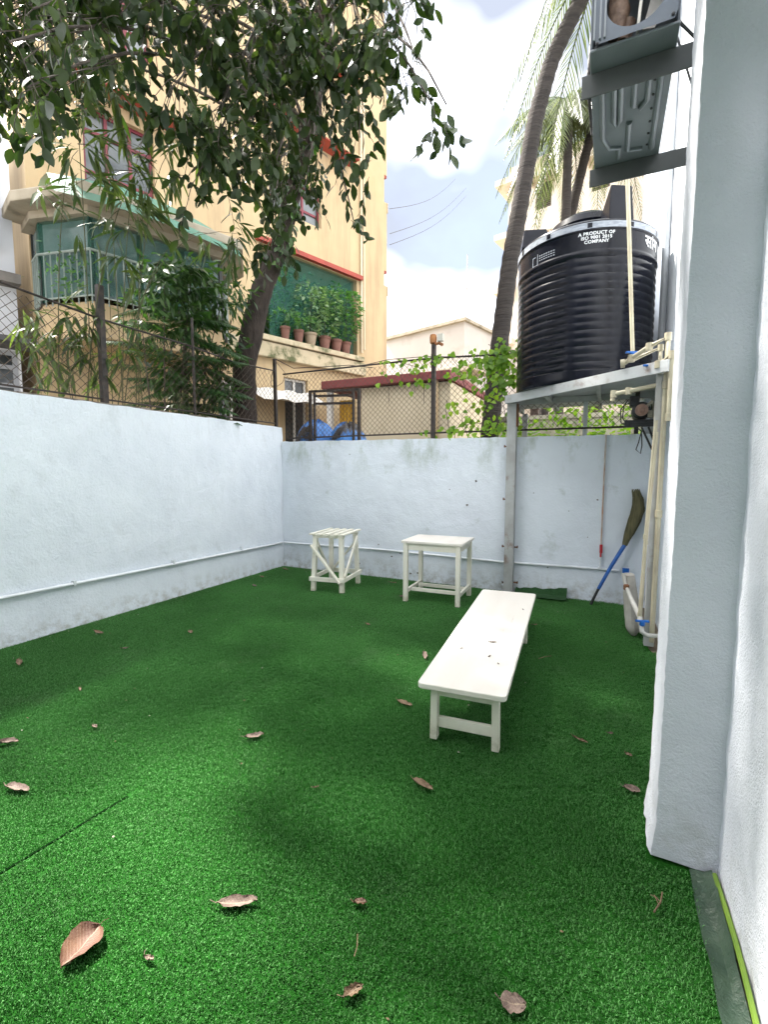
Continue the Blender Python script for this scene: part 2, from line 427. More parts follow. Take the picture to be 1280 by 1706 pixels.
bw = rough_wall('boundary_wall', (-4.795, 6.335), (0.62, 6.18), 0.16, 2.045, 1.985, PLASTER_B, 70, out=(0, -1))
tag(bw, 'lower stained white boundary wall behind the slatted stool and water tank', 'wall')
# holes and chips in the back wall plaster
HOLE = mat('dark_hole', (0.04, 0.035, 0.03), (0.12, 0.10, 0.08), scale=40, rough=0.9)
r = random.Random(5)
ch = MB()
for k in range(26):
    x, z, s = r.uniform(-4.3, .1), (r.uniform(.05, .5) if k % 2 else r.uniform(.1, 1.9)), r.uniform(.006, .017)
    pts = [(x + s * math.cos(q) * r.uniform(.5, 1.3), back_y(x) - .012, z + s * math.sin(q) * r.uniform(.5, 1.2)) for q in np.linspace(0, 6.28, 8)[:-1]]
    n = len(pts); ch.add(pts + [(x, back_y(x) + .01, z)], [(i, (i + 1) % n, n) for i in range(n)] + [tuple(range(n))])
tag(ch.build('plaster_chips', HOLE, bw, world=True), kind='stuff')
# dark dirty coping line along the top of the left wall
cp = MB(); rr = random.Random(9)
for i in range(60):
    y0 = -1.2 + i * .125
    cp.box((-4.925 + rr.uniform(-.01, .01), y0, 2.258), (-4.845 + rr.uniform(-.012, .012), y0 + .126, 2.283 + rr.uniform(0, .012)))
cp.build('coping', mat('dirty_mortar', (0.10, 0.085, 0.07), (0.24, 0.21, 0.18), scale=14, rough=0.95, bump=0.5, bscale=60), lw, world=True)
# conduits along the walls
PIPE_W = mat('painted_conduit', (0.74, 0.77, 0.80), (0.66, 0.69, 0.72), scale=12, rough=0.5, world=True)
cd = MB(); cd.tube([(-4.765, -2.6, .475), (-4.765, 2.2, .462), (-4.768, 4.2, .43), (-4.77, 6.27, .402)], .017, 10)
for y in (.4, 1.6, 2.9, 4.1, 5.3): cd.box((-4.79, y - .012, .425 + .01 * (4 - y) / 2), (-4.745, y + .012, .482))
c1 = cd.build('conduit_pipe', PIPE_W, smooth=True)
tag(c1, 'white conduit running low along the long left wall', 'pipe')
cd = MB(); cd.tube([(-4.75, 6.30, .402), (-2.9, 6.25, .415), (-1.2, 6.205, .385), (-.3, 6.18, .40), (.18, 6.17, .40)], .015, 10)
tag(cd.build('conduit_pipe', PIPE_W, smooth=True), 'thin white conduit low on the back wall behind the stool and table', 'pipe')
# vertical rusty pipe with red tap on the back wall
vp = empty('tap_pipe', (-.02, 6.16, .4))
tag(vp, 'thin rust streaked vertical pipe with red tap on the back wall', 'pipe')
RUSTW = mat('rusty_white_pipe', (0.60, 0.56, 0.52), (0.42, 0.20, 0.10), scale=5, rough=0.7, stretch=(3, 3, 1))
q = MB(); q.tube([(-.012, 6.165, 1.99), (-.018, 6.165, 1.5), (-.02, 6.165, .70)], .009, 8); q.build('pipe', RUSTW, vp, smooth=True, world=True)
q = MB(); q.tube([(-.02, 6.165, .42), (-.02, 6.165, .60)], .012, 8); q.box((-.045, 6.15, .40), (.005, 6.18, .425)); q.build('spout', PIPE_W, vp, smooth=True, world=True)
q = MB(); q.box((-.035, 6.13, .60), (-.002, 6.165, .70)); q.tube([(-.02, 6.15, .55), (-.02, 6.15, .62)], .012, 8); q.build('tap_handle', mat('red_plastic', (0.42, 0.02, 0.03), rough=0.4), vp, world=True, bevel=.004)

# ------------------------------------------------------------------ chain link fences
def chain_link(name, a, b, z0, z1, parent, pitch=0.078, wr=0.0021, seed=1, sag=0.03):
    """two families of diagonal wires woven past each other between bottom and top rail"""
    r = random.Random(seed); a, b = Vector(a), Vector(b); L = (b - a).length; d = (b - a) / L; nrm = Vector((-d.y, d.x, 0)); H = z1 - z0
    mb = MB()
    def pt(u, h, off):
        bul = .02 * math.sin(u * 2.1 + seed) * math.sin(h / H * 3.14)
        wob = .006 * math.sin(u * 7 + h * 9 + seed)
        zz = z0 + h * (1 - sag * (1 + math.sin(u * 1.9 + seed)) / H * .5)
        return a + d * (u + wob) + nrm * (off + bul) + Vector((0, 0, zz + .004 * math.sin(u * 11)))
    step = pitch * 1.0; n = int((L + H) / step)
    for s in (1, -1):
        for i in range(n + 1):
            u0 = i * step if s < 0 else i * step - H
            pts = []
            kk = int(H / (pitch / 2)) 
            for k in range(kk + 1):
                h = H * k / kk; u = u0 + s * h
                if -.001 <= u <= L + .001: pts.append(pt(u, h, s * .0022 * (1 if k % 2 else -1)))
            if len(pts) > 1: mb.tube(pts, wr, 4, cap=False)
    o = mb.build(name, WIRE, parent, world=True); o['kind'] = 'stuff'
    return o
fl = empty('chain_link_fence', (-4.87, 2.0, 2.28))
tag(fl, 'rusty chain link fence with black posts on the long wall', 'fence')
def post(x, y, z0, z1, sec=.05, parent=None, lean=0, name='post', m=BLACK_IRON):
    q = MB(); q.bar((x, y, z0), (x + lean, y, z1), sec, sec, up=(0, 1, 0)); return q.build(name, m, parent, bevel=.004, world=True)
post(-4.87, 3.39, 2.24, 3.50, .062, fl); post(-4.87, 1.25, 2.24, 3.45, .055, fl)
post(-4.87, 4.62, 2.27, 3.52, .026, fl); post(-4.87, 6.30, 2.24, 3.36, .045, fl, lean=-.01)
ra = MB(); ra.tube([(-4.875, .2, 3.28), (-4.875, 1.25, 3.27), (-4.875, 2.4, 3.225), (-4.875, 3.39, 3.16), (-4.875, 4.62, 3.16), (-4.875, 5.4, 3.12), (-4.875, 6.29, 3.17)], .011, 6)
ra.build('top_rail', BLACK_IRON, fl, smooth=True, world=True)
ra = MB(); ra.tube([(-4.875, .2, 2.335), (-4.875, 3.4, 2.33), (-4.875, 6.29, 2.335)], .010, 6); ra.build('bottom_rail', BLACK_IRON, fl, smooth=True, world=True)
ra = MB(); ra.tube([(-4.87, 6.25, 3.33), (-4.87, 6.30, 3.36), (-4.6, 6.42, 3.21), (-4.1, 6.45, 3.19), (-3.6, 6.44, 3.17), (-3.2, 6.45, 3.10)], .006, 6)
ra.tube([(-4.84, 6.3, 3.3), (-4.95, 6.3, 3.1), (-4.98, 6.32, 2.95), (-4.86, 6.3, 2.9)], .005, 6)
ra.tube([(-4.84, 6.3, 3.3), (-4.70, 6.34, 3.12), (-4.76, 6.34, 2.98), (-4.85, 6.3, 2.92)], .004, 6)
tag(ra.build('loose_wire', BLACK_IRON, smooth=True), 'loose dark wires tangled round the corner fence post', 'wire')
chain_link('chain_link_mesh', (-4.87, .2, 0), (-4.87, 6.29, 0), 2.33, 3.19, fl, pitch=.098, wr=.0030, seed=2, sag=.05)

fb = empty('chain_link_fence', (-2.2, 6.4, 2.1))
tag(fb, 'chain link fence with vine on the lower back wall', 'fence')
def by(x): return back_y(x) + .085
for x, zt, s in ((-2.205, 3.30, .055), (.30, 3.2, .045)): post(x, by(x), 2.0, zt, s, fb)
ra = MB(); ra.tube([(-4.80, by(-4.8), 3.13), (-3.5, by(-3.5), 3.125), (-2.205, by(-2.2), 3.12), (-1.1, by(-1.1), 3.055), (.3, by(.3), 3.06)], .013, 6); ra.build('top_rail', BLACK_IRON, fb, smooth=True, world=True)
ra = MB(); ra.tube([(-4.72, by(-4.7), 2.10), (-2.2, by(-2.2), 2.10), (.3, by(.3), 2.085)], .013, 6); ra.build('bottom_rail', BLACK_IRON, fb, smooth=True, world=True)
chain_link('chain_link_mesh', (-4.78, by(-4.78), 0), (.3, by(.3), 0), 2.10, 3.11, fb, pitch=.080, wr=.0026, seed=5, sag=.02)
# lamp fitting on top of the post
lp = empty('post_lamp', (-2.2, by(-2.2), 3.30)); tag(lp, 'weathered orange brown lamp fitting on the fence post top', 'lamp')
OR = mat('rusty_orange', (0.45, 0.20, 0.07), (0.28, 0.11, 0.05), scale=14, rough=0.7)
q = MB(); q.lathe([(.02, 0), (.045, .02), (.05, .09), (.04, .13), (.015, .14)], 12, (-2.215, by(-2.2), 3.30)); q.build('lamp_cover', OR, lp, smooth=True, world=True)
q = MB(); q.box((-2.15, by(-2.2) - .03, 3.33), (-2.07, by(-2.2) + .03, 3.43)); q.build('junction_box', mat('pale_plastic', (.6, .58, .52), rough=.5), lp, bevel=.006, world=True)
q = MB(); q.tube([(-2.19, by(-2.2), 3.30), (-2.13, by(-2.2), 3.31), (-2.08, by(-2.2), 3.28)], .02, 8); q.build('bracket', OR, lp, world=True)
# small black gate frame behind the back fence
gt = empty('gate_frame', (-3.9, 6.62, 2.0)); tag(gt, 'black iron gate frame standing behind the chain link fence', 'gate')
for x in (-4.42, -4.34, -3.62, -3.52):
    q = MB(); q.bar((x, 6.62, 0), (x, 6.62, 2.86 - .03 * (x + 4.4)), .045 if x in (-4.42, -3.52) else .03, .04, up=(0, 1, 0)); q.build('upright', BLACK_IRON, gt, world=True)
for z, x0, x1 in ((2.86, -4.44, -3.5), (2.78, -4.34, -3.62), (2.66, -4.34, -3.62)):
    q = MB(); q.bar((x0, 6.62, z), (x1, 6.62, z - .03), .035, .035); q.build('crossbar', BLACK_IRON, gt, world=True)
# ------------------------------------------------------------------ the house on the right
def rough_box(lo, hi, div, amp, seed, mb, tilt=0.0, flare=0.0):
    """box with gridded faces whose points wander, like hand-thrown plaster"""
    r = random.Random(seed); nx, ny, nz_ = div; idx = {}; v = []
    def vid(i, j, k):
        key = (i, j, k)
        if key not in idx:
            p = [lo[a] + (hi[a] - lo[a]) * (i, j, k)[a] / div[a] for a in range(3)]
            p = [p[a] + r.uniform(-amp, amp) * (0.3 if k == 0 and a == 2 else 1) for a in range(3)]
            p[0] += tilt * p[2]
            fl_ = flare * max(0, 1 - p[2] / .15) ** 1.5 * r.uniform(.7, 1.3)
            if i == 0: p[0] -= fl_
            if j == 0: p[1] -= fl_ * .6
            idx[key] = len(v); v.append(p)
        return idx[key]
    f = []
    for i in range(nx):
        for j in range(ny):
            for k, fl in ((0, 1), (nz_, 0)):
                q = [vid(i, j, k), vid(i + 1, j, k), vid(i + 1, j + 1, k), vid(i, j + 1, k)]; f.append(q[::-1] if fl else q)
    for i in range(nx):
        for k in range(nz_):
            for j in (0, ny): f.append([vid(i, j, k), vid(i + 1, j, k), vid(i + 1, j, k + 1), vid(i, j, k + 1)])
    for j in range(ny):
        for k in range(nz_):
            for i in (0, nx): f.append([vid(i, j, k), vid(i, j + 1, k), vid(i, j + 1, k + 1), vid(i, j, k + 1)])
    mb.add(v, f)
hs = empty('house', (.6, 0, 0)); tag(hs, 'white rough plastered house wall with projecting pillar beside the turf', 'house')
q = MB(); rough_box((.452, -2.6, -.02), (.75, 2.2, 9.0), (3, 60, 100), .004, 1, q, .006); q.build('near_wall', PLASTER_ROUGH, hs, smooth=True, world=True)
q = MB(); rough_box((.236, 2.105, .012), (.62, 2.43, 9.0), (8, 8, 300), .0018, 2, q, .0068, .022); q.build('pillar', PLASTER_ROUGH, hs, smooth=True, world=True, bevel=0)
q = MB(); rough_box((.53, 2.36, -.02), (.80, 13.5, 11), (3, 70, 60), .004, 4, q, .004); q.build('side_wall', PLASTER, hs, smooth=True, world=True)
q = MB(); q.box((.40, 6.75, 2.0), (.60, 7.05, 11)); q.build('column', PLASTER, hs, bevel=.01, world=True)
q = MB(); q.tube([(.50, 6.2, 0.2), (.52, 6.2, 10.8)], .038, 10); q.build('downpipe', mat('grey_downpipe', (.42, .44, .46), (.34, .36, .38), rough=.45), hs, smooth=True, world=True)
q = MB(); q.box((-4.8, -3.0, -.02), (.8, -2.62, 7.5)); q.build('unseen_rear_wall', mat('unseen_rear_grey', (.22, .24, .27), (.18, .20, .23), scale=2, rough=.8), hs, world=True)  # unseen wall behind the camera, raised and greyed to dim the pillar face
q = MB(); q.prism([(.47, 2.06), (-.2, 2.04), (-.6, 1.8), (-1.2, 1.4), (-1.6, 1.1), (-1.6, -2.6), (.47, -2.6)], 3.62, 3.74); q.build('sunshade', PLASTER, hs, world=True, bevel=.006)  # unseen slab overhead, outline shaped to darken the top of the pillar
q = MB(); q.box((.536, 7.6, 4.2), (.56, 8.6, 5.8)); wn = q.build('window', mat('dark_window', (.05, .06, .07), rough=.1, spec=.6), hs, world=True)
# folded turf edge at the foot of the near wall
fp = empty('turf_flap', (.39, 1.0, 0)); tag(fp, 'loose edge of turf backing folded up against the house wall', 'turf')
v, f = [], []; r = random.Random(4); n = 60
for i in range(n + 1):
    y = -1.6 + 3.68 * i / n
    for k, (x, z) in enumerate(((.352, .012), (.375, .004), (.402, .006), (.428, .030))):
        v.append((x + r.uniform(-.003, .003), y, z + r.uniform(0, .010) + .008 * math.sin(y * 9 + k)))
for i in range(n):
    for k in range(3): f.append((i * 4 + k, i * 4 + k + 1, i * 4 + k + 5, i * 4 + k + 4))
q = MB(); q.add(v, f); q.build('backing_sheet', mat('glossy_backing', (.018, .04, .025), (.04, .07, .045), scale=6, rough=.4, spec=.5, bump=.5, bscale=25, bdist=.02), fp, smooth=True, world=True)
q = MB(); pts = []
for i in range(40):
    y = -1.6 + 3.66 * i / 39; pts.append((.436 + .004 * math.sin(y * 8), y, .040 + .006 * math.sin(y * 5)))
q.tube(pts, .009, 6); q.build('lime_edge', mat('lime_edge', (.16, .26, .03), (.10, .18, .025), scale=8, rough=.6), fp, smooth=True, world=True)

# ------------------------------------------------------------------ furniture
def leg_bar(mb, a, b, s0, s1=None):
    mb.bar(a, b, s0, s1 or s0, up=(0, 1, 0))
bn = empty('bench', (-.765, 3.62, .012), R_(3.8)); tag(bn, 'long low cream painted bench standing on the turf', 'bench')
q = MB(); pl = [(-.25, -1.15), (.25, -1.15), (.262, 1.16), (-.262, 1.16)]
def rounded(poly, rad, k=5):
    out = []; n = len(poly)
    for i in range(n):
        p, a, b = Vector(poly[i]), Vector(poly[i - 1]), Vector(poly[(i + 1) % n])
        u, w_ = (a - p).normalized() * rad, (b - p).normalized() * rad
        for t in range(k + 1):
            t /= k; out.append(tuple((p + u) * (1 - t) ** 2 + p * 2 * t * (1 - t) + (p + w_) * t * t))
    return out
q.prism(rounded(pl, .035), .318, .352); q.build('seat', CREAM_TOP, bn, bevel=.008, seg=3)
for x, y in ((-.165, -1.07), (.19, -1.07), (-.20, .72), (.20, .72)):
    q = MB(); q.bar((x, y, 0), (x * .98, y, .319), .042, .055, up=(0, 1, 0)); q.build('leg', CREAM_PAINT, bn, bevel=.005)
for y in (-1.07, .72):
    q = MB(); q.box((-.145, y - .014, .075), (.168, y + .014, .135)); q.build('stretcher', CREAM_PAINT, bn, bevel=.004)
    q = MB(); q.box((-.145, y - .012, .262), (.168, y + .012, .3175)); q.build('end_rail', CREAM_PAINT, bn, bevel=.003)
for x in (-.17, .17):
    q = MB(); q.box((x - .011, -1.03, .268), (x + .011, .685, .3175)); q.build('apron', CREAM_PAINT, bn, bevel=.003)
tb_ = empty('side_table', (-1.82, 5.47, .012), R_(1.5)); tag(tb_, 'cream painted wooden table with low stretchers by the back wall', 'table')
q = MB(); q.prism(rounded([(-.37, -.31), (.37, -.31), (.37, .31), (-.37, .31)], .015, 3), .705, .735); q.build('tabletop', CREAM_TOP, tb_, bevel=.005)
for x in (-.320, .320):
    for y in (-.275, .275):
        q = MB(); q.bar((x, y, 0), (x, y, .706), .052, .052, up=(0, 1, 0)); q.build('leg', CREAM_PAINT, tb_, bevel=.005)
for y in (-.275, .275):
    q = MB(); q.box((-.293, y - .012, .625), (.293, y + .012, .7045)); q.build('apron', CREAM_PAINT, tb_, bevel=.003)
    q = MB(); q.box((-.293, y * .45 - .016, .10), (.293, y * .45 + .016, .14)) if y > 0 else q.box((-.293, -.155, .10), (.293, -.12, .14)); q.build('stretcher', CREAM_PAINT, tb_, bevel=.003)
for x in (-.320, .320):
    q = MB(); q.box((x - .012, -.248, .625), (x + .012, .248, .7045)); q.build('apron', CREAM_PAINT, tb_, bevel=.003)
    q = MB(); q.box((x - .016, -.248, .098), (x + .016, .248, .142)); q.build('stretcher', CREAM_PAINT, tb_, bevel=.003)
st = empty('slatted_stool', (-3.25, 5.44, .012), R_(7)); tag(st, 'tall cream slatted stool with crossed braces near the wall corner', 'stool')
for i in range(5):
    x = -.212 + .106 * i
    q = MB(); q.box((x - .026, -.32, .735), (x + .026, .32, .758)); q.build('slat', CREAM_PAINT, st, bevel=.004)
for y in (-.235, .235):
    q = MB(); q.box((-.22, y - .02, .695), (.22, y + .02, .7345)); q.build('seat_rail', CREAM_PAINT, st, bevel=.003)
for x in (-.195, .195):
    for y in (-.27, .27):
        q = MB(); q.bar((x * 1.04, y * 1.06, 0), (x * .93, y * .90, .694), .055, .055, up=(0, 1, 0)); q.build('leg', CREAM_PAINT, st, bevel=.004)
for y in (-.312, .312):
    q = MB(); q.box((-.245, y - .013, .135), (.245, y + .013, .19)); q.build('stretcher', CREAM_PAINT, st, bevel=.003)
for x in (-.232, .232):
    q = MB(); q.box((x - .013, -.298, .137), (x + .013, .298, .188)); q.build('stretcher', CREAM_PAINT, st, bevel=.003)
q = MB(); q.bar((-.23, -.285, .60), (.19, -.326, .13), .022, .055, up=(0, -1, 0)); q.build('brace', CREAM_PAINT, st, bevel=.003)
q = MB(); q.bar((.235, -.26, .20), (.21, .24, .66), .022, .05); q.build('brace', CREAM_PAINT, st, bevel=.003)
q = MB(); q.bar((-.235, .27, .16), (-.21, -.18, .66), .022, .05); q.build('brace', CREAM_PAINT, st, bevel=.003)
q = MB(); q.bar((-.21, .292, .14), (.18, .27, .60), .022, .05, up=(0, 1, 0)); q.build('brace', CREAM_PAINT, st, bevel=.003)

# ------------------------------------------------------------------ water tank and its stand
STEEL = mat('grey_painted_steel', (.42, .43, .43), (.34, .34, .33), scale=7, rough=.55, c3=(.20, .11, .07), scale3=5, lo3=.58, hi3=.76, bump=.2, bscale=50, world=True)
STEEL_W = mat('white_painted_steel', (.52, .54, .55), (.44, .45, .46), scale=6, rough=.5, c3=(.22, .14, .10), scale3=6, lo3=.58, hi3=.76, bump=.2, bscale=50, world=True)
RUST = mat('rust', (.10, .045, .025), (.20, .09, .04), scale=20, rough=.85, bump=.4, bscale=80)
sd = empty('tank_stand', (-.35, 5.9, 0)); tag(sd, 'grey steel stand carrying the black water tank across the corner', 'stand')
q = MB(); q.prism([(-1.15, 6.04), (.44, 4.66), (.50, 4.66), (.50, 7.3), (-1.15, 7.3)], 2.478, 2.495); q.build('deck', STEEL_W, sd, world=True)
def beam(name, a, b, z, hgt, wd, m):
    q = MB(); q.bar((a[0], a[1], z), (b[0], b[1], z), wd, hgt); return q.build(name, m, sd, world=True, bevel=.003)
beam('fascia', (-1.155, 6.035), (.445, 4.645), 2.445, .10, .03, STEEL_W)
beam('side_beam', (-1.135, 6.08), (-1.135, 7.28), 2.44, .075, .04, STEEL)
beam('back_beam', (-1.11, 6.30), (.47, 6.30), 2.44, .07, .05, STEEL)
beam('cross_beam', (-.65, 5.66), (-.65, 7.2), 2.44, .06, .045, STEEL)
beam('cross_beam', (-.1, 5.2), (-.1, 7.2), 2.44, .06, .045, STEEL)
def stand_leg(x, y, z0, z1, s=.075, m=STEEL):
    q = MB(); q.bar((x, y, z0), (x, y, z1), s, s, up=(0, 1, 0)); return q.build('leg', m, sd, world=True, bevel=.004)
l1 = stand_leg(-1.085, 6.12, 0, 2.40, .112); stand_leg(.405, 4.80, 0, 2.40, .080); stand_leg(-.25, 6.31, 1.99, 2.405, .05, STEEL_W); stand_leg(.46, 6.28, 1.98, 2.405, .05); stand_leg(-1.10, 7.25, -.03, 2.40, .07); stand_leg(.46, 7.25, -.03, 2.40, .07)
q = MB(); q.box((-1.028, 6.07, 2.12), (-1.014, 6.17, 2.40)); q.build('angle_plate', RUST, l1, world=True)
for x, z in ((-1.18, 1.88), (-1.18, 1.21), (-1.18, .60), (-.99, .60), (-1.17, .125), (-.98, .14)):
    q = MB(); q.tube([(x + (.05 if x < -1.08 else -.05), 6.16, z), (x, 6.155, z)], .010, 6); q.tube([(x, 6.155, z - .012), (x, 6.155, z + .02)], .008, 6); q.build('bolt', RUST, l1, world=True)
# tank
TANK = mat('black_polyethylene', (.004, .005, .009), (.007, .008, .014), scale=3, rough=.24, spec=.2, bump=.06, bscale=25, rvar=.06, c3=(.022, .023, .027), scale3=2.2, lo3=.52, hi3=.8, stretch=(1, 1, .5))
TC = Vector((-.31, 6.15, 2.496)); TR = .73; TZ = 1.68
tk = empty('water_tank', TC); tk.matrix_basis = tk.matrix_basis @ Matrix.Diagonal((1, 1, .955, 1)); tag(tk, 'black ribbed plastic water tank with white lettering on steel stand', 'water tank')
NA, NZ = 200, 190
v, f = [], []
breaks = [R_(a) for a in (-150, -96, -58, -20, 30, 75, 120, 165)]
def rib(a, z):
    if z < .13 or z > 1.30: return 0.0
    dmin = min(abs((a - b + math.pi) % (2 * math.pi) - math.pi) for b in breaks)
    ms = min(1, max(0, (dmin - .045) / .05))
    ph = (z - .13) / .0835
    s = math.sin(math.pi * (ph % 1.0))
    return -.002 - .011 * (1 - s ** .8) * (.25 + .75 * ms) + .004
for k in range(NZ + 1):
    z = TZ * k / NZ
    base = TR - .012 * max(0, 1 - z / .05) ** 2
    if z > 1.32: base = TR + .004
    if abs(z - 1.34) < .03: base += .008 * math.cos((z - 1.34) / .03 * 1.57)
    if z > 1.56: base = TR + .012
    if z > 1.645: base = TR + .012 - .03 * ((z - 1.645) / .035) ** 2
    for j in range(NA):
        a = 2 * math.pi * j / NA - math.pi
        rr_ = base + rib(a, z)
        v.append((rr_ * math.cos(a), rr_ * math.sin(a), z))
for k in range(NZ):
    for j in range(NA): f.append((k * NA + j, k * NA + (j + 1) % NA, (k + 1) * NA + (j + 1) % NA, (k + 1) * NA + j))
f.append(tuple(reversed(range(NA))))
# shoulder
rings = [(.60, 1.70), (.38, 1.73), (.36, 1.74), (.36, 1.80), (.33, 1.82)]
prev = NZ * NA
for rr_, z in rings:
    o0 = len(v)
    v += [(rr_ * math.cos(2 * math.pi * j / NA), rr_ * math.sin(2 * math.pi * j / NA), z) for j in range(NA)]
    sh = NA // 2 if prev == NZ * NA else 0
    for j in range(NA):
        f.append((prev + (j + sh) % NA, prev + (j + 1 + sh) % NA, o0 + (j + 1) % NA, o0 + j))
    prev = o0
f.append(tuple(prev + j for j in range(NA)))
q = MB(); q.add(v, f); q.build('tank_body', TANK, tk, smooth=True)
# lid dome
q = MB(); q.lathe([(.36, 1.80), (.40, 1.86), (.38, 1.93), (.24, 2.02), (.06, 2.05)], 40); q.build('lid', TANK, tk, smooth=True)
# moulded corner lugs on the shoulder
for ang, h, wd, hi_ in ((-60, .36, .26, .06), (-166, .22, .50, .21), (70, .3, .26, .06), (130, .2, .3, .06)):
    a = R_(ang); M = Matrix.Rotation(a, 4, 'Z')
    q = MB(); q.add([M @ Vector(p) for p in ((.40, -wd / 2, 1.69), (.725, -wd / 2, 1.66), (.725, wd / 2, 1.66), (.40, wd / 2, 1.69), (.46, -wd / 2.3, 1.66 + hi_), (.70, -wd / 2.3, 1.66 + h), (.70, wd / 2.3, 1.66 + h), (.46, wd / 2.3, 1.66 + hi_))],
                   [(3, 2, 1, 0), (4, 5, 6, 7), (0, 1, 5, 4), (1, 2, 6, 5), (2, 3, 7, 6), (3, 0, 4, 7)])
    q.build('lifting_lug', TANK, tk, bevel=.012, seg=3)
# printed band round the rim
def band_mesh(z0, z1, rad, a0, a1, n):
    mb = MB(); v = []
    for i in range(n + 1):
        a = a0 + (a1 - a0) * i / n
        v += [(rad * math.cos(a), rad * math.sin(a), z0), (rad * math.cos(a), rad * math.sin(a), z1)]
    mb.add(v, [(2 * i, 2 * i + 2, 2 * i + 3, 2 * i + 1) for i in range(n)]); return mb
PRINT = mat('grey_print', (.30, .33, .38), (.20, .22, .26), scale=18, rough=.5, lo=.4, hi=.6, stretch=(1, 1, 3))
band_mesh(1.578, 1.642, TR + .0145, -math.pi, math.pi, 160).build('printed_band', PRINT, tk, smooth=True)
for ang in (-150, -118, -86, -54, -22):
    band_mesh(1.585, 1.635, TR + .0165, R_(ang), R_(ang + 3.5), 4).build('band_mark', TANK, tk)
WPRINT = mat('white_print', (.62, .64, .66), rough=.5)
def tank_text(body, size, ang, z, name, weight=0.0, space=1.0):
    cu = bpy.data.curves.new('lettering', 'FONT'); cu.body = body; cu.size = size; cu.align_x = 'CENTER'; cu.space_line = .92; cu.offset = weight; cu.space_character = space
    cu.resolution_u = 3
    to = bpy.data.objects.new('tmp', cu); COL.objects.link(to); dg = bpy.context.evaluated_depsgraph_get()
    me = bpy.data.meshes.new_from_object(to.evaluated_get(dg)); COL.objects.unlink(to); bpy.data.objects.remove(to)
    me.name = name
    bm = bmesh.new(); bm.from_mesh(me)
    for vv in bm.verts:
        a = R_(ang) + vv.co.x / TR; rd = TR + .0075
        vv.co = Vector((rd * math.cos(a), rd * math.sin(a), z + vv.co.y))
    bm.to_mesh(me); bm.free()
    me.materials.append(WPRINT)
    o = bpy.data.objects.new(name, me); COL.objects.link(o); o.parent = tk
    return o
tank_text('A PRODUCT OF\nISO 9001 2015\nCOMPANY', .046, -79, 1.515, 'lettering', .0012, 1.05)
tank_text('सांग', .17, -27, 1.43, 'hindi_lettering', .004)
# small outlined emblem with faint lines of print
q = MB()
def onT(a, z): return (TR + .0078) * math.cos(R_(a)), (TR + .0078) * math.sin(R_(a)), z
def strip(a0, z0, a1, z1, th):
    q.add([onT(a0, z0), onT(a1, z0), onT(a1, z1), onT(a0, z1)], [(0, 1, 2, 3)])
strip(-133, 1.36, -132.4, 1.46, 0); strip(-133, 1.36, -127, 1.367, 0); strip(-127.6, 1.36, -127, 1.48, 0); strip(-133, 1.453, -129.5, 1.46, 0)
for k in range(3):
    for j in range(7): strip(-125.5 + j * 2.2, 1.445 - k * .025, -125.5 + j * 2.2 + 1.5, 1.455 - k * .025, 0)
q.build('emblem', PRINT, tk)
# tall vent pipe in front of the tank
CPVC = mat('cream_plastic_pipe', (.44, .41, .30), (.36, .32, .235), scale=6, rough=.5, c3=(.30, .18, .10), scale3=9, lo3=.64, hi3=.8, world=True)
q = MB(); q.tube([(.195, 5.30, 2.70), (.140, 5.28, 3.5), (.085, 5.26, 4.3), (.055, 5.26, 4.8)], .019, 10); 
tag(q.build('vent_pipe', CPVC, smooth=True), 'thin cream plastic pipe rising in front of the black tank', 'pipe')
# pipework at the corner of the stand
pw = empty('pipework', (.42, 4.95, .1)); tag(pw, 'cream plastic water pipes with blue valves down the stand corner', 'pipes')
def pipe(pts, rad, name='pipe', joints=True):
    q = MB(); q.tube(pts, rad, 10)
    o = q.build(name, CPVC, pw, smooth=True, world=True)
    for p in (pts[1:-1] if joints else []):
        k = MB(); k.lathe([(rad * .9, -rad * 1.6), (rad * 1.35, -rad * 1.5), (rad * 1.35, rad * 1.5), (rad * .9, rad * 1.6)], 10, p); k.build('fitting', CPVC, o, smooth=True, world=True)
pipe([(.11, 5.05, 2.545), (.17, 5.0, 2.575), (.30, 4.90, 2.64), (.435, 4.86, 2.70), (.435, 4.86, 2.30), (.43, 4.86, 1.2), (.425, 4.86, .05)], .021)
pipe([(.20, 5.06, 2.58), (.39, 4.93, 2.63), (.392, 4.93, 2.25), (.378, 4.93, 2.02)], .017)
pipe([(.30, 4.93, 2.42), (.37, 4.83, 2.47), (.462, 4.78, 2.53), (.462, 4.78, 2.02), (.45, 4.78, 2.0)], .021)
pipe([(.03, 5.10, 2.22), (.04, 5.10, 2.285), (.16, 5.04, 2.295), (.385, 4.90, 2.31)], .021)
pipe([(.372, 4.80, 2.0), (.335, 4.80, 1.0), (.318, 4.80, .30), (.315, 4.80, .22)], .015)
pipe([(.385, 4.79, 1.9), (.34, 4.79, .95), (.325, 4.79, .22)], .011)
BLUE = mat('blue_plastic', (.01, .11, .42), rough=.4)
for p, a in (((.175, 5.02, 2.625), .4), ((.30, 4.90, 2.47), .9), ((.335, 4.72, .262), .2)):
    k = MB(); M = Matrix.Translation(p) @ Matrix.Rotation(a, 4, 'Z')
    k.box((-.055, -.014, 0), (.055, .014, .016), M=M); k.lathe([(.014, -.035), (.022, -.03), (.022, .004), (.012, .01)], 10, p); k.build('valve_handle', BLUE, pw, world=True, bevel=.004)
q = MB(); q.tube([(.175, 5.02, 2.56), (.165, 5.02, 2.60)], .03, 10); q.tube([(.085, 5.05, 2.545), (.12, 5.05, 2.548)], .038, 10); q.build('valve_body', CPVC, pw, smooth=True, world=True)
GREYP = mat('grey_pipe', (.50, .49, .47), (.40, .39, .36), scale=9, rough=.5)
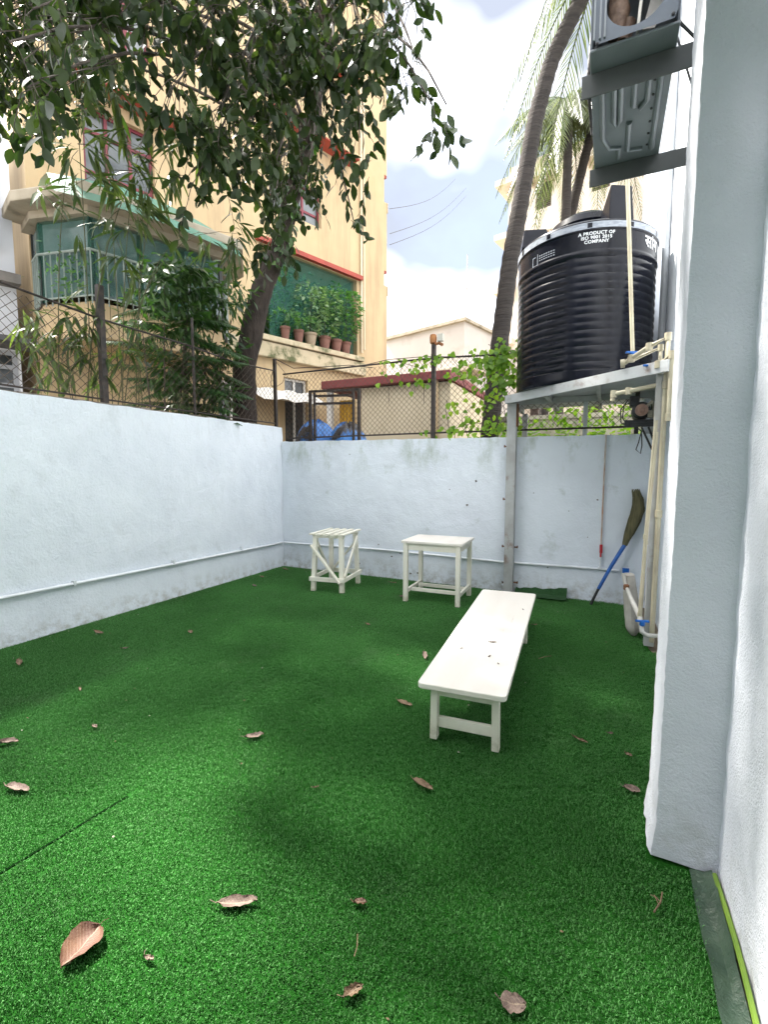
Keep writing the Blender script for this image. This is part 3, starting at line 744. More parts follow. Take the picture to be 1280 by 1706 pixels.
q = MB(); q.tube([(.185, 5.12, .60), (.205, 5.10, .50), (.26, 5.0, .38), (.32, 4.80, .28), (.325, 4.74, .235), (.335, 4.70, .18), (.37, 4.70, .155), (.47, 4.74, .150)], [.017, .017, .021, .023, .02, .02, .02, .018], 10); q.build('outlet_pipe', GREYP, pw, smooth=True, world=True)
q = MB(); q.lathe([(.012, -.03), (.026, -.02), (.026, .02), (.014, .03)], 10, (.215, 5.085, .475)); q.build('clamp', RUST, pw, world=True)
q = MB(); q.box((.215, 6.07, .395), (.285, 6.10, .45)); q.tube([(.235, 6.09, .42), (.26, 6.06, .36), (.275, 6.04, .30)], .013, 8); tag(q.build('wall_tap', [BLUE], bevel=.003), 'little blue tap where the back wall conduit ends', 'tap')
pw.location.y -= .12
# pump on bracket
pp = empty('water_pump', (.30, 5.45, 2.05)); tag(pp, 'small black electric water pump on bracket under the tank stand', 'pump')
BLK = mat('black_paint', (.012, .012, .014), (.03, .03, .032), scale=20, rough=.4)
q = MB(); q.box((.15, 5.30, 2.045), (.42, 5.62, 2.07)); q.box((.15, 5.30, 2.0), (.42, 5.315, 2.045)); q.build('shelf', BLK, pp, world=True, bevel=.003)
M = Matrix.Translation((.295, 5.40, 2.165)) @ Matrix.Rotation(R_(90), 4, 'X')
q = MB(); q.lathe([(.06, -.20), (.085, -.18), (.085, .04), (.06, .055)], 20, M=M); q.build('motor', BLK, pp, smooth=True, world=True)
q = MB(); q.lathe([(.030, .05), (.058, .056), (.058, .085), (.03, .09), (.022, .10), (.012, .104)], 20, M=M); q.build('volute', mat('pinkish_cast_iron', (.36, .22, .17), (.24, .15, .12), scale=20, rough=.6), pp, smooth=True, world=True)
q = MB(); q.tube([(.34, 5.36, 2.2), (.38, 5.36, 2.24), (.40, 5.40, 2.20), (.39, 5.42, 2.1)], .02, 8); q.box((.35, 5.34, 2.09), (.39, 5.38, 2.16)); q.build('pipe_union', mat('brass_grey', (.30, .28, .22), (.2, .18, .14), scale=20, rough=.5), pp, smooth=True, world=True)
q = MB(); q.box((.19, 5.36, 2.21), (.27, 5.52, 2.31)); q.build('terminal_box', BLK, pp, world=True, bevel=.008)
q = MB(); q.tube([(.20, 5.38, 2.25), (.14, 5.36, 2.22), (.13, 5.36, 2.1), (.17, 5.34, 2.03), (.25, 5.33, 2.0), (.30, 5.30, 1.96), (.28, 5.3, 1.85), (.26, 5.3, 1.78), (.30, 5.3, 1.74), (.31, 5.3, 1.82), (.30, 5.3, 1.96)], .006, 6)
q.tube([(.18, 5.37, 2.28), (.11, 5.36, 2.18), (.12, 5.36, 2.05), (.2, 5.34, 2.01)], .006, 6); q.build('cable', BLK, pp, smooth=True, world=True)
for a, b in (((.40, 5.33, 1.78), (.30, 5.33, 2.0)), ((.42, 5.33, 1.84), (.36, 5.33, 2.0))):
    q = MB(); q.bar(a, b, .018, .018, up=(0, 1, 0)); q.build('strut', BLK, pp, world=True)

# broom and sack in the corner
br = empty('broom', (-.10, 5.98, .012)); tag(br, 'grass broom with blue handle leaning upside down against the back wall', 'broom')
q = MB(); q.tube([(-.105, 5.96, .012), (-.075, 5.97, .09), (-.03, 5.985, .20)], .016, 10); q.build('handle_tip', BLK, br, smooth=True, world=True)
q = MB(); q.tube([(-.03, 5.985, .20), (.10, 6.03, .48), (.225, 6.07, .72)], [.019, .021, .023], 12); q.build('handle', mat('blue_handle', (.02, .12, .42), (.015, .09, .34), rough=.35, scale=10), br, smooth=True, world=True)
BRS = mat('broom_grass', (.14, .125, .06), (.075, .07, .035), scale=60, rough=.8, stretch=(1, 1, .1), bump=.4, bscale=120)
cen = [(.225, 6.07, .72), (.27, 6.085, .86), (.315, 6.10, 1.0), (.35, 6.11, 1.12), (.345, 6.105, 1.24), (.315, 6.10, 1.34)]
q = MB(); q.tube(cen, [.024, .045, .058, .06, .045, .022], 14)
r = random.Random(8)
for k in range(110):
    a = r.uniform(0, 6.28); pts = []
    for c_, rd in zip(cen, (.023, .046, .060, .064, .052, .036)):
        pts.append((c_[0] + rd * math.cos(a) * r.uniform(.9, 1.12), c_[1] + rd * .55 * math.sin(a), c_[2] + r.uniform(-.01, .03)))
    q.tube(pts, .0025, 3, cap=False)
q.build('bristles', BRS, br, world=True)
sk = MB(); v, f = [], []
r = random.Random(12); nu, nv = 20, 16
for i in range(nv + 1):
    t = i / nv; z = .012 + .56 * t
    cx, cy = .30 - .06 * t, 5.02 + .10 * t
    w1 = .10 * (math.sin(min(1, t * 5 + .25) * 1.57)) * (1 - .55 * max(0, t - .55)); w2 = .055 * (1 - .75 * t ** 2) * math.sin(min(1, t * 5 + .3) * 1.57)
    for j in range(nu):
        a = 2 * math.pi * j / nu; fold = 1 + .10 * math.sin(a * 4 + t * 3) + r.uniform(-.03, .03)
        v.append((cx + w1 * .62 * math.cos(a) * fold + w2 * .3 * math.sin(a), cy + w1 * 1.15 * math.sin(a) * fold, z))
for i in range(nv):
    for j in range(nu): f.append((i * nu + j, i * nu + (j + 1) % nu, (i + 1) * nu + (j + 1) % nu, (i + 1) * nu + j))
f.append(tuple(reversed(range(nu)))); f.append(tuple(nv * nu + j for j in range(nu)))
sk.add(v, f); tag(sk.build('sack', mat('woven_sack', (.50, .48, .44), (.38, .36, .32), scale=9, rough=.8, bump=.5, bscale=120, c3=(.12, .09, .08), scale3=5, lo3=.62, hi3=.75), smooth=True), 'grubby off-white sack slumped beside the stand leg', 'sack')
# folded scrap of turf by the back wall
q = MB(); v = []; r = random.Random(2)
for i in range(14):
    t = i / 13; x = -1.0 + .62 * t
    v += [(x, back_y(x) - .035, .07 + .05 * t + r.uniform(-.012, .012)), (x, back_y(x) - .10, .035 + r.uniform(0, .012)), (x, back_y(x) - .26, .028 + r.uniform(0, .006))]
q.add(v, [(3 * i + k, 3 * i + k + 1, 3 * i + k + 4, 3 * i + k + 3) for i in range(13) for k in (0, 1)])
tag(q.build('turf_offcut', mat('turf_offcut', (.012, .05, .012), (.02, .075, .02), scale=50, rough=.9, bump=.8, bscale=160)), 'turned up dark turf scrap between the stand leg and broom', 'turf')

# ------------------------------------------------------------------ air conditioner on brackets
ac = empty('air_conditioner', (.03, 3.0, 3.44)); tag(ac, 'grey outdoor air conditioning unit fixed high on the house wall', 'air conditioner')
ACG = mat('grey_sheet_metal', (.22, .245, .26), (.18, .20, .215), scale=5, rough=.42, spec=.5, metal=.25, bump=.06, bscale=12)
ACL = mat('light_sheet_metal', (.12, .14, .165), (.09, .11, .135), scale=5, rough=.4, spec=.5, metal=.2)
X0, X1, Y0, Y1, Z0, Z1 = -.135, .215, 2.46, 3.50, 3.44, 4.15
q = MB(); q.box((X0, Y0 + .015, Z0), (X1, Y1, Z0 + .012)); base = q.build('base_pan', ACG, ac, world=True, bevel=.004)
for pts in ([(-.085, 2.62), (-.085, 3.10), (-.055, 3.20), (.0, 3.22), (.0, 3.32)], [(-.03, 2.66), (-.03, 2.98), (-.015, 3.02), (0, 2.98), (0, 2.70)], [(.06, 2.70), (.06, 2.9), (.09, 2.93), (.12, 2.88), (.12, 2.72)], [(.045, 3.02), (.045, 3.26), (.12, 3.28)], [(.17, 2.62), (.17, 3.30)]):
    q = MB(); q.tube([(x, y, Z0 - .003) for x, y in pts], .015, 8); q.build('pressed_rib', ACG, base, smooth=True, world=True)
for k in range(7):
    q = MB(); q.lathe([(.006, -.004), (.006, .001)], 8, (.145, 2.66 + .1 * k, Z0 - .002)); q.build('drain_hole', BLK, base, world=True)
q = MB(); q.box((X0, Y0 + .03, Z0 + .013), (X0 + .012, Y1, Z1)); fp_ = q.build('front_panel', ACL, ac, world=True, bevel=.003)
q = MB(); q.box((X1 - .012, Y0 + .03, Z0 + .013), (X1, Y1, Z1)); q.build('back_panel', ACL, ac, world=True, bevel=.003)
q = MB(); q.box((X0 - .01, Y0 - .005, Z1 + .001), (X1 + .01, Y1 + .01, Z1 + .03)); q.build('top_cover', ACL, ac, world=True, bevel=.005)
# end panel with a round opening, facing down the yard
hx, hz, hr = .045, 3.60, .118
q = MB(); n = 40; v = []
for j in range(n):
    a = 2 * math.pi * j / n; v.append((hx + hr * math.cos(a), Y0, hz + hr * math.sin(a)))
for j in range(n):
    a = 2 * math.pi * j / n; c_, s_ = math.cos(a), math.sin(a)
    x0_, x1_, z0_, z1_ = X0 - hx + .012, X1 - hx - .012, Z0 - hz + .014, Z1 - hz
    tt = min((x1_ / c_ if c_ > 1e-6 else 9), (x0_ / c_ if c_ < -1e-6 else 9), (z1_ / s_ if s_ > 1e-6 else 9), (z0_ / s_ if s_ < -1e-6 else 9))
    v.append((hx + tt * c_, Y0, hz + tt * s_))
v += [(x, Y0 + .03, z) for x, y, z in v[:n]]
f = [(j, (j + 1) % n, n + (j + 1) % n, n + j) for j in range(n)] + [(2 * n + j, 2 * n + (j + 1) % n, (j + 1) % n, j) for j in range(n)]
q.add(v, f); ep = q.build('end_panel', ACL, ac, world=True)
for x in (-.118, -.094, -.075):
    q = MB(); q.box((x - .004, Y0 - .008, Z0 + .03), (x + .004, Y0 - .001, Z1 - .02)); q.build('panel_rib', ACG, ep, world=True, bevel=.002)
for x, z in ((-.105, 3.455), (.185, 3.47)):
    q = MB(); q.lathe([(.006, 0), (.007, .004), (.003, .006)], 8, M=Matrix.Translation((x, Y0 - .001, z)) @ Matrix.Rotation(R_(90), 4, 'X')); q.build('screw', BLK, ep, world=True)
COILB = mat('brown_coil', (.10, .06, .04), (.20, .13, .09), scale=30, rough=.6, bump=.5, bscale=60)
q = MB(); q.tube([(-.03, 2.55, 3.52), (-.02, 2.54, 3.62), (-.035, 2.55, 3.72)], [.035, .045, .03], 12); q.tube([(.0, 2.56, 3.50), (.02, 2.56, 3.58)], .03, 10); q.build('compressor', COILB, ac, smooth=True, world=True)
q = MB(); q.bar((.055, 2.50, 3.48), (.075, 2.50, 3.74), .012, .045, up=(0, 1, 0)); q.build('wrapped_pipe', mat('white_tape', (.62, .60, .54), (.5, .48, .43), scale=20, rough=.6), ac, world=True, bevel=.004)
q = MB(); q.bar((.10, 2.56, 3.52), (.15, 2.56, 3.72), .05, .01, up=(0, 1, 0)); q.build('fan_blade', mat('pale_blade', (.55, .52, .48), rough=.5), ac, world=True)
q = MB(); q.box((X0 + .02, 2.70, Z0 + .02), (X1 - .02, 2.71, Z1 - .02)); q.build('partition', ACG, ac, world=True)
fg = MB()
for rr_ in (.05, .1, .15, .2, .25):
    fg.tube([(X0 - .045 + rr_ * .12, 3.12 + rr_ * math.cos(t), 3.78 + rr_ * math.sin(t)) for t in np.linspace(0, 6.283, 29)], .005, 4, cap=False)
for t in np.linspace(0, 6.283, 13)[:-1]: fg.tube([(X0 - .045, 3.12, 3.78), (X0 - .002, 3.12 + .29 * math.cos(t), 3.78 + .29 * math.sin(t))], .004, 4)
fg.build('fan_guard', BLK, ac, world=True)
BRK = mat('grey_bracket', (.105, .11, .11), (.085, .088, .088), scale=6, rough=.5, bump=.05, bscale=30)
for nm, y, x0_, lab in (('wall_bracket', 2.60, -.172, 'dark grey steel bracket under the open end of the air conditioner'), ('wall_bracket', 3.38, -.160, 'dark grey steel bracket under the far end of air conditioner, above tank')):
    b_ = empty(nm, (.53, y, 3.40)); tag(b_, lab, 'bracket', 'air conditioner brackets')
    q = MB(); q.box((x0_, y - .004, 3.335), (.545, y + .004, 3.437)); q.build('web', BRK, b_, world=True, bevel=.002)
    q = MB(); q.box((x0_, y + .0045, 3.425), (.545, y + .045, 3.4365)); q.build('flange', BRK, b_, world=True, bevel=.002)
    for x in (-.10, .16):
        q = MB(); q.lathe([(.012, 0), (.012, .012), (.006, .02)], 6, (x, y + .025, 3.407)); q.build('bolt', RUST, b_, world=True)
q = MB(); q.tube([(.23, 2.8, 3.7), (.33, 2.9, 3.65), (.42, 3.0, 3.4), (.45, 3.2, 3.2), (.50, 3.4, 3.25)], .008, 6); q.tube([(.24, 3.0, 3.8), (.36, 3.1, 3.5), (.47, 3.5, 3.3), (.50, 4.2, 3.2)], .006, 6)
tag(q.build('refrigerant_cable', BLK, smooth=True), 'thin dark cables looping between the air conditioner and house wall', 'cable')
# ------------------------------------------------------------------ buildings beyond the walls
OCHRE = mat('peach_wall', (.49, .375, .225), (.44, .335, .20), scale=1.2, rough=.85, spec=.2, c3=(.50, .34, .19), scale3=.9, lo3=.55, hi3=.75, bump=.15, bscale=20)
stain(OCHRE, (.27, .19, .12), -2, -1, 2.6, .50, .72, .6, (1, 1, .10))
OCHRE_L = mat('pale_cream_wall', (.66, .56, .40), (.60, .50, .35), scale=1.5, rough=.85, spec=.2, c3=(.45, .36, .24), scale3=1.5, lo3=.58, hi3=.8, bump=.15, bscale=20)
SILLM = mat('mossy_ledge', (.52, .44, .30), (.42, .36, .24), scale=3, rough=.9, c3=(.10, .11, .05), scale3=2.5, lo3=.52, hi3=.66, bump=.3, bscale=30)
REDP = mat('oxide_red_paint', (.33, .055, .035), (.27, .045, .03), scale=4, rough=.6)
MAROON = mat('maroon_frame', (.17, .022, .035), (.13, .018, .028), scale=5, rough=.45)
PANE = mat('window_glass', (.07, .08, .085), (.17, .185, .19), scale=1.8, rough=.06, spec=.4)
PANE_D = mat('dark_glass', (.03, .035, .04), (.07, .075, .08), scale=2, rough=.08, spec=.7)
DARKIN = mat('dim_interior', (.05, .045, .04), rough=.9)
NET = net_mat('green_net', (.010, .10, .068), .5)
CONC = mat('grey_concrete', (.42, .37, .29), (.33, .29, .22), scale=3, rough=.9, c3=(.14, .13, .10), scale3=3, lo3=.56, hi3=.75, bump=.3, bscale=25)
def holed_wall(mb, u0, u1, z0, z1, holes, y0=-.25, y1=0):
    us = sorted({u0, u1, *[a for h in holes for a in h[:2]]}); zs = sorted({z0, z1, *[a for h in holes for a in h[2:]]})
    for i in range(len(us) - 1):
        # merge vertical runs of solid cells
        run = None
        for k in range(len(zs) - 1):
            cu, cz = (us[i] + us[i + 1]) / 2, (zs[k] + zs[k + 1]) / 2
            solid = not any(h[0] < cu < h[1] and h[2] < cz < h[3] for h in holes)
            if solid and run is None: run = zs[k]
            if run is not None and (not solid or k == len(zs) - 2):
                mb.box((us[i], y0, run), (us[i + 1], y1, zs[k + 1] if solid else zs[k])); run = None
def framed_window(parent, u0, u1, z0, z1, ncol, fm, pm_, y=-.16, transom=None, fw=.055):
    """window part with its frame and one object per pane"""
    q = MB(); q.box((u0, y - .02, z0), (u1, y - .012, z1)); wn_ = q.build('window', DARKIN, parent)
    q = MB()
    q.box((u0, y, z0), (u1, y + .06, z0 + fw)); q.box((u0, y, z1 - fw), (u1, y + .06, z1))
    cols = [u0 + (u1 - u0) * i / ncol for i in range(ncol + 1)]
    for i, c in enumerate(cols):
        a = c - fw / 2 if 0 < i < ncol else (c if i == 0 else c - fw)
        q.box((a, y + .002, z0 + fw), (a + fw, y + .058, z1 - fw))
    rows = [z0 + fw, z1 - fw]
    if transom:
        for t in transom: q.box((u0 + fw, y + .004, t), (u1 - fw, y + .054, t + fw))
        rows = sorted(rows + list(transom))
    q.build('frame', fm, wn_)
    for i in range(ncol):
        for k in range(len(rows) - 1):
            g_ = MB(); g_.box((cols[i] + fw * .4, y + .015, rows[k]), (cols[i + 1] - fw * .4, y + .022, rows[k + 1])); g_.build('pane', pm_, wn_)
    return wn_
ba = empty('apartment_building', (-6.13, 13.14, 0), R_(-108.73)); tag(ba, 'peach apartment block with red trimmed windows behind the tree', 'building')
HO = [(1.1, 4.2, 4.75, 6.85), (2.35, 3.9, 7.78, 8.66), (6.5, 7.72, 6.5, 8.06), (6.5, 7.72, 9.3, 10.9), (2.35, 3.9, 10.7, 11.6), (2.85, 3.56, 2.2, 3.88), (5.45, 8.3, 4.2, 6.25), (4.6, 5.3, 2.4, 3.6)]
q = MB(); holed_wall(q, 0, 8.6, -.03, 15, HO); q.build('wall', OCHRE, ba)
q = MB(); q.box((0, -6, -.03), (8.6, -.251, 15)); 
q2 = MB(); q2.box((0.0, -6, -.03), (.2, -.252, 15)); q2.box((8.4, -6, -.03), (8.6, -.252, 15)); q2.box((.2, -6, -.03), (8.4, -5.8, 15)); q2.box((.2, -5.8, 14.8), (8.4, -.252, 15)); q2.build('side_walls', OCHRE, ba)
for z0, z1 in ((-.03, 7.03), (7.46, 9.38), (10.13, 13)):
    q = MB(); q.box((-.13, -1.2, z0), (-.002, -.02, z1)); q.build('corner_fin', OCHRE, ba)
    q = MB(); q.box((-.16, -1.23, z1 - .28), (-.131, .0, z1)); q.build('corner_ledge', OCHRE, ba, bevel=.01)
    if z0 > 1: q = MB(); q.box((-.135, -1.2, z0 - .06), (-.002, -.03, z0 - .001)); q.build('red_soffit', REDP, ba)
# recessed planter balcony
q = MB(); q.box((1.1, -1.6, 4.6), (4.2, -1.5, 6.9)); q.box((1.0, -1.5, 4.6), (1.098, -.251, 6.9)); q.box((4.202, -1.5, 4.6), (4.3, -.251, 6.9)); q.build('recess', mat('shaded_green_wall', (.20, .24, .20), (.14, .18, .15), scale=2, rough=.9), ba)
q = MB(); q.box((1.0, -1.5, 6.87), (4.3, -.251, 6.95)); q.build('recess_ceiling', OCHRE_L, ba)
q = MB(); q.box((.98, .001, 6.86), (4.3, .13, 6.97)); q.build('lintel', REDP, ba)
q = MB(); q.box((1.02, -1.5, 4.62), (4.5, .22, 4.748)); q.build('ledge', SILLM, ba, bevel=.02)
q = MB(); q.box((.9, .002, 4.25), (5.1, .16, 4.60)); q.build('ledge_band', SILLM, ba, bevel=.02)
q = MB(); q.tube([(.97, .05, 4.9), (.97, .05, 13)], .035, 8); q.build('drainpipe', OCHRE_L, ba, smooth=True)
q = MB(); q.tube([(.86, .045, 5.0), (.86, .045, 13)], .025, 8); q.build('drainpipe', OCHRE_L, ba, smooth=True)
nv = MB(); 
nv.add([(1.15, -.10, 4.78), (3.9, -.10, 4.78), (3.9, -.10, 6.84), (1.15, -.10, 6.84)], [(0, 1, 2, 3)]); nv.build('shade_net', NET, ba)
for a in (1.2, 2.35, 6.5):
    pass
for u0, u1, z in ((1.35, 4.1, 9.75), (6.1, 8.0, 8.30), (6.1, 8.0, 11.1), (1.35, 4.1, 11.75)):
    q = MB(); q.box((u0, .001, z), (u1, .42, z + .09)); sh_ = q.build('sunshade', OCHRE, ba, bevel=.01)
    q = MB(); q.box((u0 + .01, .003, z - .03), (u1 - .01, .41, z - .001)); q.build('red_underside', REDP, sh_)
framed_window(ba, 2.35, 3.9, 7.78, 8.66, 3, MAROON, PANE, transom=[8.05])
framed_window(ba, 2.35, 3.9, 10.7, 11.6, 3, MAROON, PANE)
framed_window(ba, 6.5, 7.72, 6.5, 8.06, 3, MAROON, PANE, transom=[6.95, 7.65])
framed_window(ba, 6.5, 7.72, 9.3, 10.9, 3, MAROON, PANE, transom=[9.75])
framed_window(ba, 2.85, 3.56, 2.2, 3.88, 2, mat('pale_frame', (.62, .60, .56), rough=.5), PANE_D, transom=[3.35])
framed_window(ba, 4.6, 5.3, 2.4, 3.6, 2, mat('pale_frame', (.62, .60, .56), rough=.5), PANE_D)
# white cloth awning over the ground window
aw = MB(); v = []
for i in range(13):
    for k in range(5):
        u = 2.7 + 1.9 * i / 12; y = .02 + .95 * k / 4; v.append((u, y, 3.55 - .40 * k / 4 - .08 * math.sin(k / 4 * 3.14) + .03 * math.sin(i * 1.7 + k)))
aw.add(v, [(i * 5 + k, i * 5 + k + 1, i * 5 + k + 6, i * 5 + k + 5) for i in range(12) for k in range(4)])
aw.build('awning', mat('white_cloth', (.66, .64, .60), (.56, .54, .50), scale=5, rough=.9), ba, smooth=True)
# projecting balcony with octagonal slab roof
oct_ = lambda o, z: [(5.25, 0.0), (8.75 + o * .4, 0.0), (8.75 + o * .4, .55 + o * .3), (8.15 + o * .2, 1.35 + o), (5.85 - o * .2, 1.35 + o), (5.25 - o * .4, .55 + o * .3)]
bal = [(8.55, .002), (8.55, .55), (8.05, 1.35), (5.9, 1.35), (5.4, .55), (5.4, .002)]
q = MB(); q.prism(bal, 3.70, 4.25); bf = q.build('balcony', OCHRE, ba, bevel=.01)
q = MB(); q.prism([(8.95, .003), (8.95, .75), (8.25, 1.85), (5.7, 1.85), (5.05, .75), (5.05, .003)], 5.62, 5.78); q.build('slab_roof', CONC, bf, bevel=.02)
q = MB(); q.prism([(8.70, .004), (8.70, .62), (8.12, 1.5), (5.82, 1.5), (5.25, .62), (5.25, .004)], 5.50, 5.619); q.build('roof_beam', CONC, bf)
corner = [(8.55, .02), (8.55, .55), (8.05, 1.35), (5.9, 1.35), (5.4, .55), (5.4, .02)]
for a in corner:
    q = MB(); q.bar((*a, 4.25), (*a, 5.5), .06, .06, up=(0, 1, 0)); q.build('balcony_post', mat('dark_post', (.03, .035, .035), rough=.4), bf)
GL = mat('balcony_glass', (.10, .15, .16), (.30, .36, .38), scale=1.6, rough=.05, spec=.9)
for a, b in zip(corner[:-1], corner[1:]):
    n_ = 3 if Vector(a).xy.__sub__(Vector(b).xy).length > 1.4 else 1
    for i in range(n_):
        p0 = Vector(a).lerp(Vector(b), (i + .06) / n_); p1 = Vector(a).lerp(Vector(b), (i + .94) / n_)
        q = MB(); q.bar((p0.x, p0.y, 4.9), (p1.x, p1.y, 4.9), .012, 1.15); q.build('glass_panel', GL, bf)
RAIL = mat('pale_rail', (.28, .33, .30), (.22, .26, .24), scale=6, rough=.5)
rail_pts = [(8.62, .25), (8.62, .60), (8.10, 1.45), (5.85, 1.45), (5.35, .6)]
def along(pts, step):
    out = []; acc = 0
    for a, b in zip(pts[:-1], pts[1:]):
        a, b = Vector(a), Vector(b); L = (b - a).length; n_ = max(1, int(L / step))
        out += [a.lerp(b, i / n_) for i in range(n_)]
    return out
for p in along(rail_pts, .115):
    q = MB(); q.bar((p.x, p.y, 4.18), (p.x, p.y, 4.98), .016, .016, up=(0, 1, 0)); q.build('baluster', RAIL, bf)
q = MB(); q.tube([(p.x, p.y, 4.99 + .0 * p.x) for p in along(rail_pts, .3)] + [(5.35, .6, 4.99)], .02, 6); q.build('handrail', RAIL, bf, smooth=True)
q = MB(); q.tube([(p.x, p.y, 4.30) for p in along(rail_pts, .3)] + [(5.35, .6, 4.30)], .014, 6); q.build('lower_rail', RAIL, bf, smooth=True)
for u in (5.55, 5.68):
    q = MB(); q.bar((u, .95, 4.3), (u, .95, 5.6), .02, .02, up=(0, 1, 0)); q.build('ladder_rail', RAIL, bf)
for k in range(8):
    q = MB(); q.bar((5.55, .95, 4.4 + .15 * k), (5.68, .95, 4.4 + .15 * k), .014, .014); q.build('ladder_rung', RAIL, bf)
# green net hung over the balcony front
v = []; nu, nv_ = 24, 7
path = [(8.58, .30), (8.58, .58), (8.07, 1.40), (6.6, 1.41), (5.88, 1.40)]
pp_ = along(path, .16); 
for p in pp_:
    for k in range(nv_ + 1):
        t = k / nv_; v.append((p.x + .02 * math.sin(p.y * 9 + k), p.y + .012 * math.sin(p.x * 5 + k * 1.3) , 5.86 - 1.6 * t - .10 * math.sin(p.x * 2.2)))
q = MB(); q.add(v, [(i * (nv_ + 1) + k, i * (nv_ + 1) + k + 1, (i + 1) * (nv_ + 1) + k + 1, (i + 1) * (nv_ + 1) + k) for i in range(len(pp_) - 1) for k in range(nv_)]); q.build('green_net', NET, bf, smooth=True)
v = []
for i in range(25):
    t = i / 24; u = 5.75 + 2.9 * t
    for k in range(4): v.append((u, .9 + .36 * k, (5.80, 5.86, 5.80, 5.42)[k] + (.30, .36, .22, .10)[k] * math.sin(t * 3.14)))
q = MB(); q.add(v, [(i * 4 + k, i * 4 + k + 1, i * 4 + k + 5, i * 4 + k + 4) for i in range(24) for k in range(3)]); q.build('net_roof', net_mat('green_net_pale', (.10, .26, .19), .72), bf, smooth=True)
# neighbouring white house at the near end
wh = empty('white_house', (-8.95, 4.8, 0), R_(-108.73)); tag(wh, 'white house with grey framed window beside the peach block', 'house')
WHP = mat('white_house_wall', (.66, .67, .70), (.60, .61, .64), scale=1.5, rough=.85, c3=(.44, .45, .46), scale3=1.2, lo3=.6, hi3=.85)
GREYF = mat('grey_window_frame', (.15, .15, .18), (.12, .12, .14), scale=4, rough=.5)
q = MB(); holed_wall(q, .02, 6, -.03, 7.15, [(.35, 1.5, 5.15, 6.35), (.05, 1.6, 2.2, 3.55)], -.25, .05); q.build('wall', WHP, wh)
q = MB(); q.box((.02, -4, -.03), (6, -3.8, 7.15)); q.box((5.8, -3.8, -.03), (6, -.252, 7.15)); q.box((.02, -4, 7.152), (6, .05, 7.25)); q.build('roof_slab', WHP, wh)
q = MB(); q.box((.0, .051, 4.55), (6, .35, 4.70)); q.build('ledge', mat('dirty_ledge', (.14, .13, .12), (.22, .20, .18), scale=5, rough=.9), wh)
q = MB(); q.box((.30, .051, 6.35), (1.6, .30, 6.43)); q.box((.30, .051, 5.1), (.40, .26, 6.349)); q.build('window_hood', GREYF, wh)
framed_window(wh, .35, 1.5, 5.15, 6.35, 2, GREYF, PANE_D, y=-.15)
framed_window(wh, .05, 1.6, 2.2, 3.55, 4, mat('grey_louver_frame', (.32, .33, .35), rough=.4), PANE_D, y=-.1, transom=[2.6, 2.95, 3.25], fw=.07)
q = MB(); q.box((-.1, .051, 3.56), (6, .7, 3.64)); q.build('canopy', mat('dark_canopy', (.06, .06, .065), (.10, .10, .10), scale=4, rough=.8), wh)

# low annex with maroon slab
an = empty('annex', (-4.4, 9.5, 0)); tag(an, 'low cream annex with maroon roof slab behind the fence', 'building')
CREAMW = mat('cream_annex_wall', (.58, .50, .36), (.52, .44, .31), scale=1.6, rough=.85, c3=(.40, .33, .22), scale3=1.4, lo3=.58, hi3=.8)
q = MB(); q.box((-5.0, 9.52, -.03), (-2.95, 12.5, 3.40)); q.build('wall', CREAMW, an, world=True)
q = MB(); q.box((-5.95, 9.35, 3.42), (-2.9, 12.6, 3.60)); q.build('roof_slab', mat('maroon_slab', (.22, .05, .05), (.17, .045, .045), scale=3, rough=.7, c3=(.10, .05, .04), scale3=4, lo3=.6, hi3=.8), an, world=True, bevel=.02)
q = MB(); q.box((-5.9, 11.6, -.03), (-5.0, 11.8, 3.40)); q.build('porch_wall', mat('porch_wall', (.48, .46, .42), rough=.9), an, world=True)
q = MB(); q.tube([(-3.22, 9.46, 0), (-3.22, 9.46, 3.42)], .035, 8); q.build('drainpipe', OCHRE, an, smooth=True, world=True)
q = MB(); q.bar((-5.86, 9.6, 0), (-5.86, 9.6, 3.42), .12, .12, up=(0, 1, 0)); q.build('porch_post', mat('white_post', (.62, .60, .57), rough=.7), an, world=True)
yd = MB(); pts = []
for k in range(9):
    for s in range(14): pass
v = []
for i in range(25):
    for k in range(6): v.append((-5.70 + .42 * i / 24, 9.75 + .035 * math.sin(i * 1.3), 1.9 + 1.3 * k / 5))
yd.add(v, [(i * 6 + k, i * 6 + k + 1, i * 6 + k + 7, i * 6 + k + 6) for i in range(24) for k in range(5)])
tag(yd.build('yellow_curtain', mat('yellow_cloth', (.55, .33, .04), (.45, .25, .03), scale=8, rough=.9), smooth=True), 'yellow curtain hanging in the annex porch', 'curtain')
# blue tarpaulin heap behind the wall
def heap(cx, cy, sx, sy, h, seed, label, m):
    r = random.Random(seed); mb = MB(); v, f = [], []; nu, nv = 40, 16
    ph = [r.uniform(0, 6) for _ in range(6)]
    for k in range(nv + 1):
        t = k / nv; z = h * math.sin(t * 1.57); rad = (1 - .12 * t) * (math.cos(max(0, t - .55) / .45 * 1.5) if t > .55 else 1)
        for j in range(nu):
            a = 2 * math.pi * j / nu
            wv = 1 + .07 * math.sin(3 * a + ph[0] + t * 3) + .05 * math.sin(7 * a + ph[1] + t * 9) + .03 * math.sin(13 * a + ph[2])
            v.append((cx + sx * rad * wv * math.cos(a), cy + sy * rad * wv * math.sin(a), z + (.03 * math.sin(5 * a + ph[3]) + .03 * math.sin(9 * a + ph[4])) * t))
    for k in range(nv):
        for j in range(nu): f.append((k * nu + j, k * nu + (j + 1) % nu, (k + 1) * nu + (j + 1) % nu, (k + 1) * nu + j))
    f.append(tuple(reversed(range(nu)))); f.append(tuple(nv * nu + j for j in range(nu)))
    mb.add(v, f); tag(mb.build('tarpaulin_heap', m, smooth=True), label, 'tarpaulin')
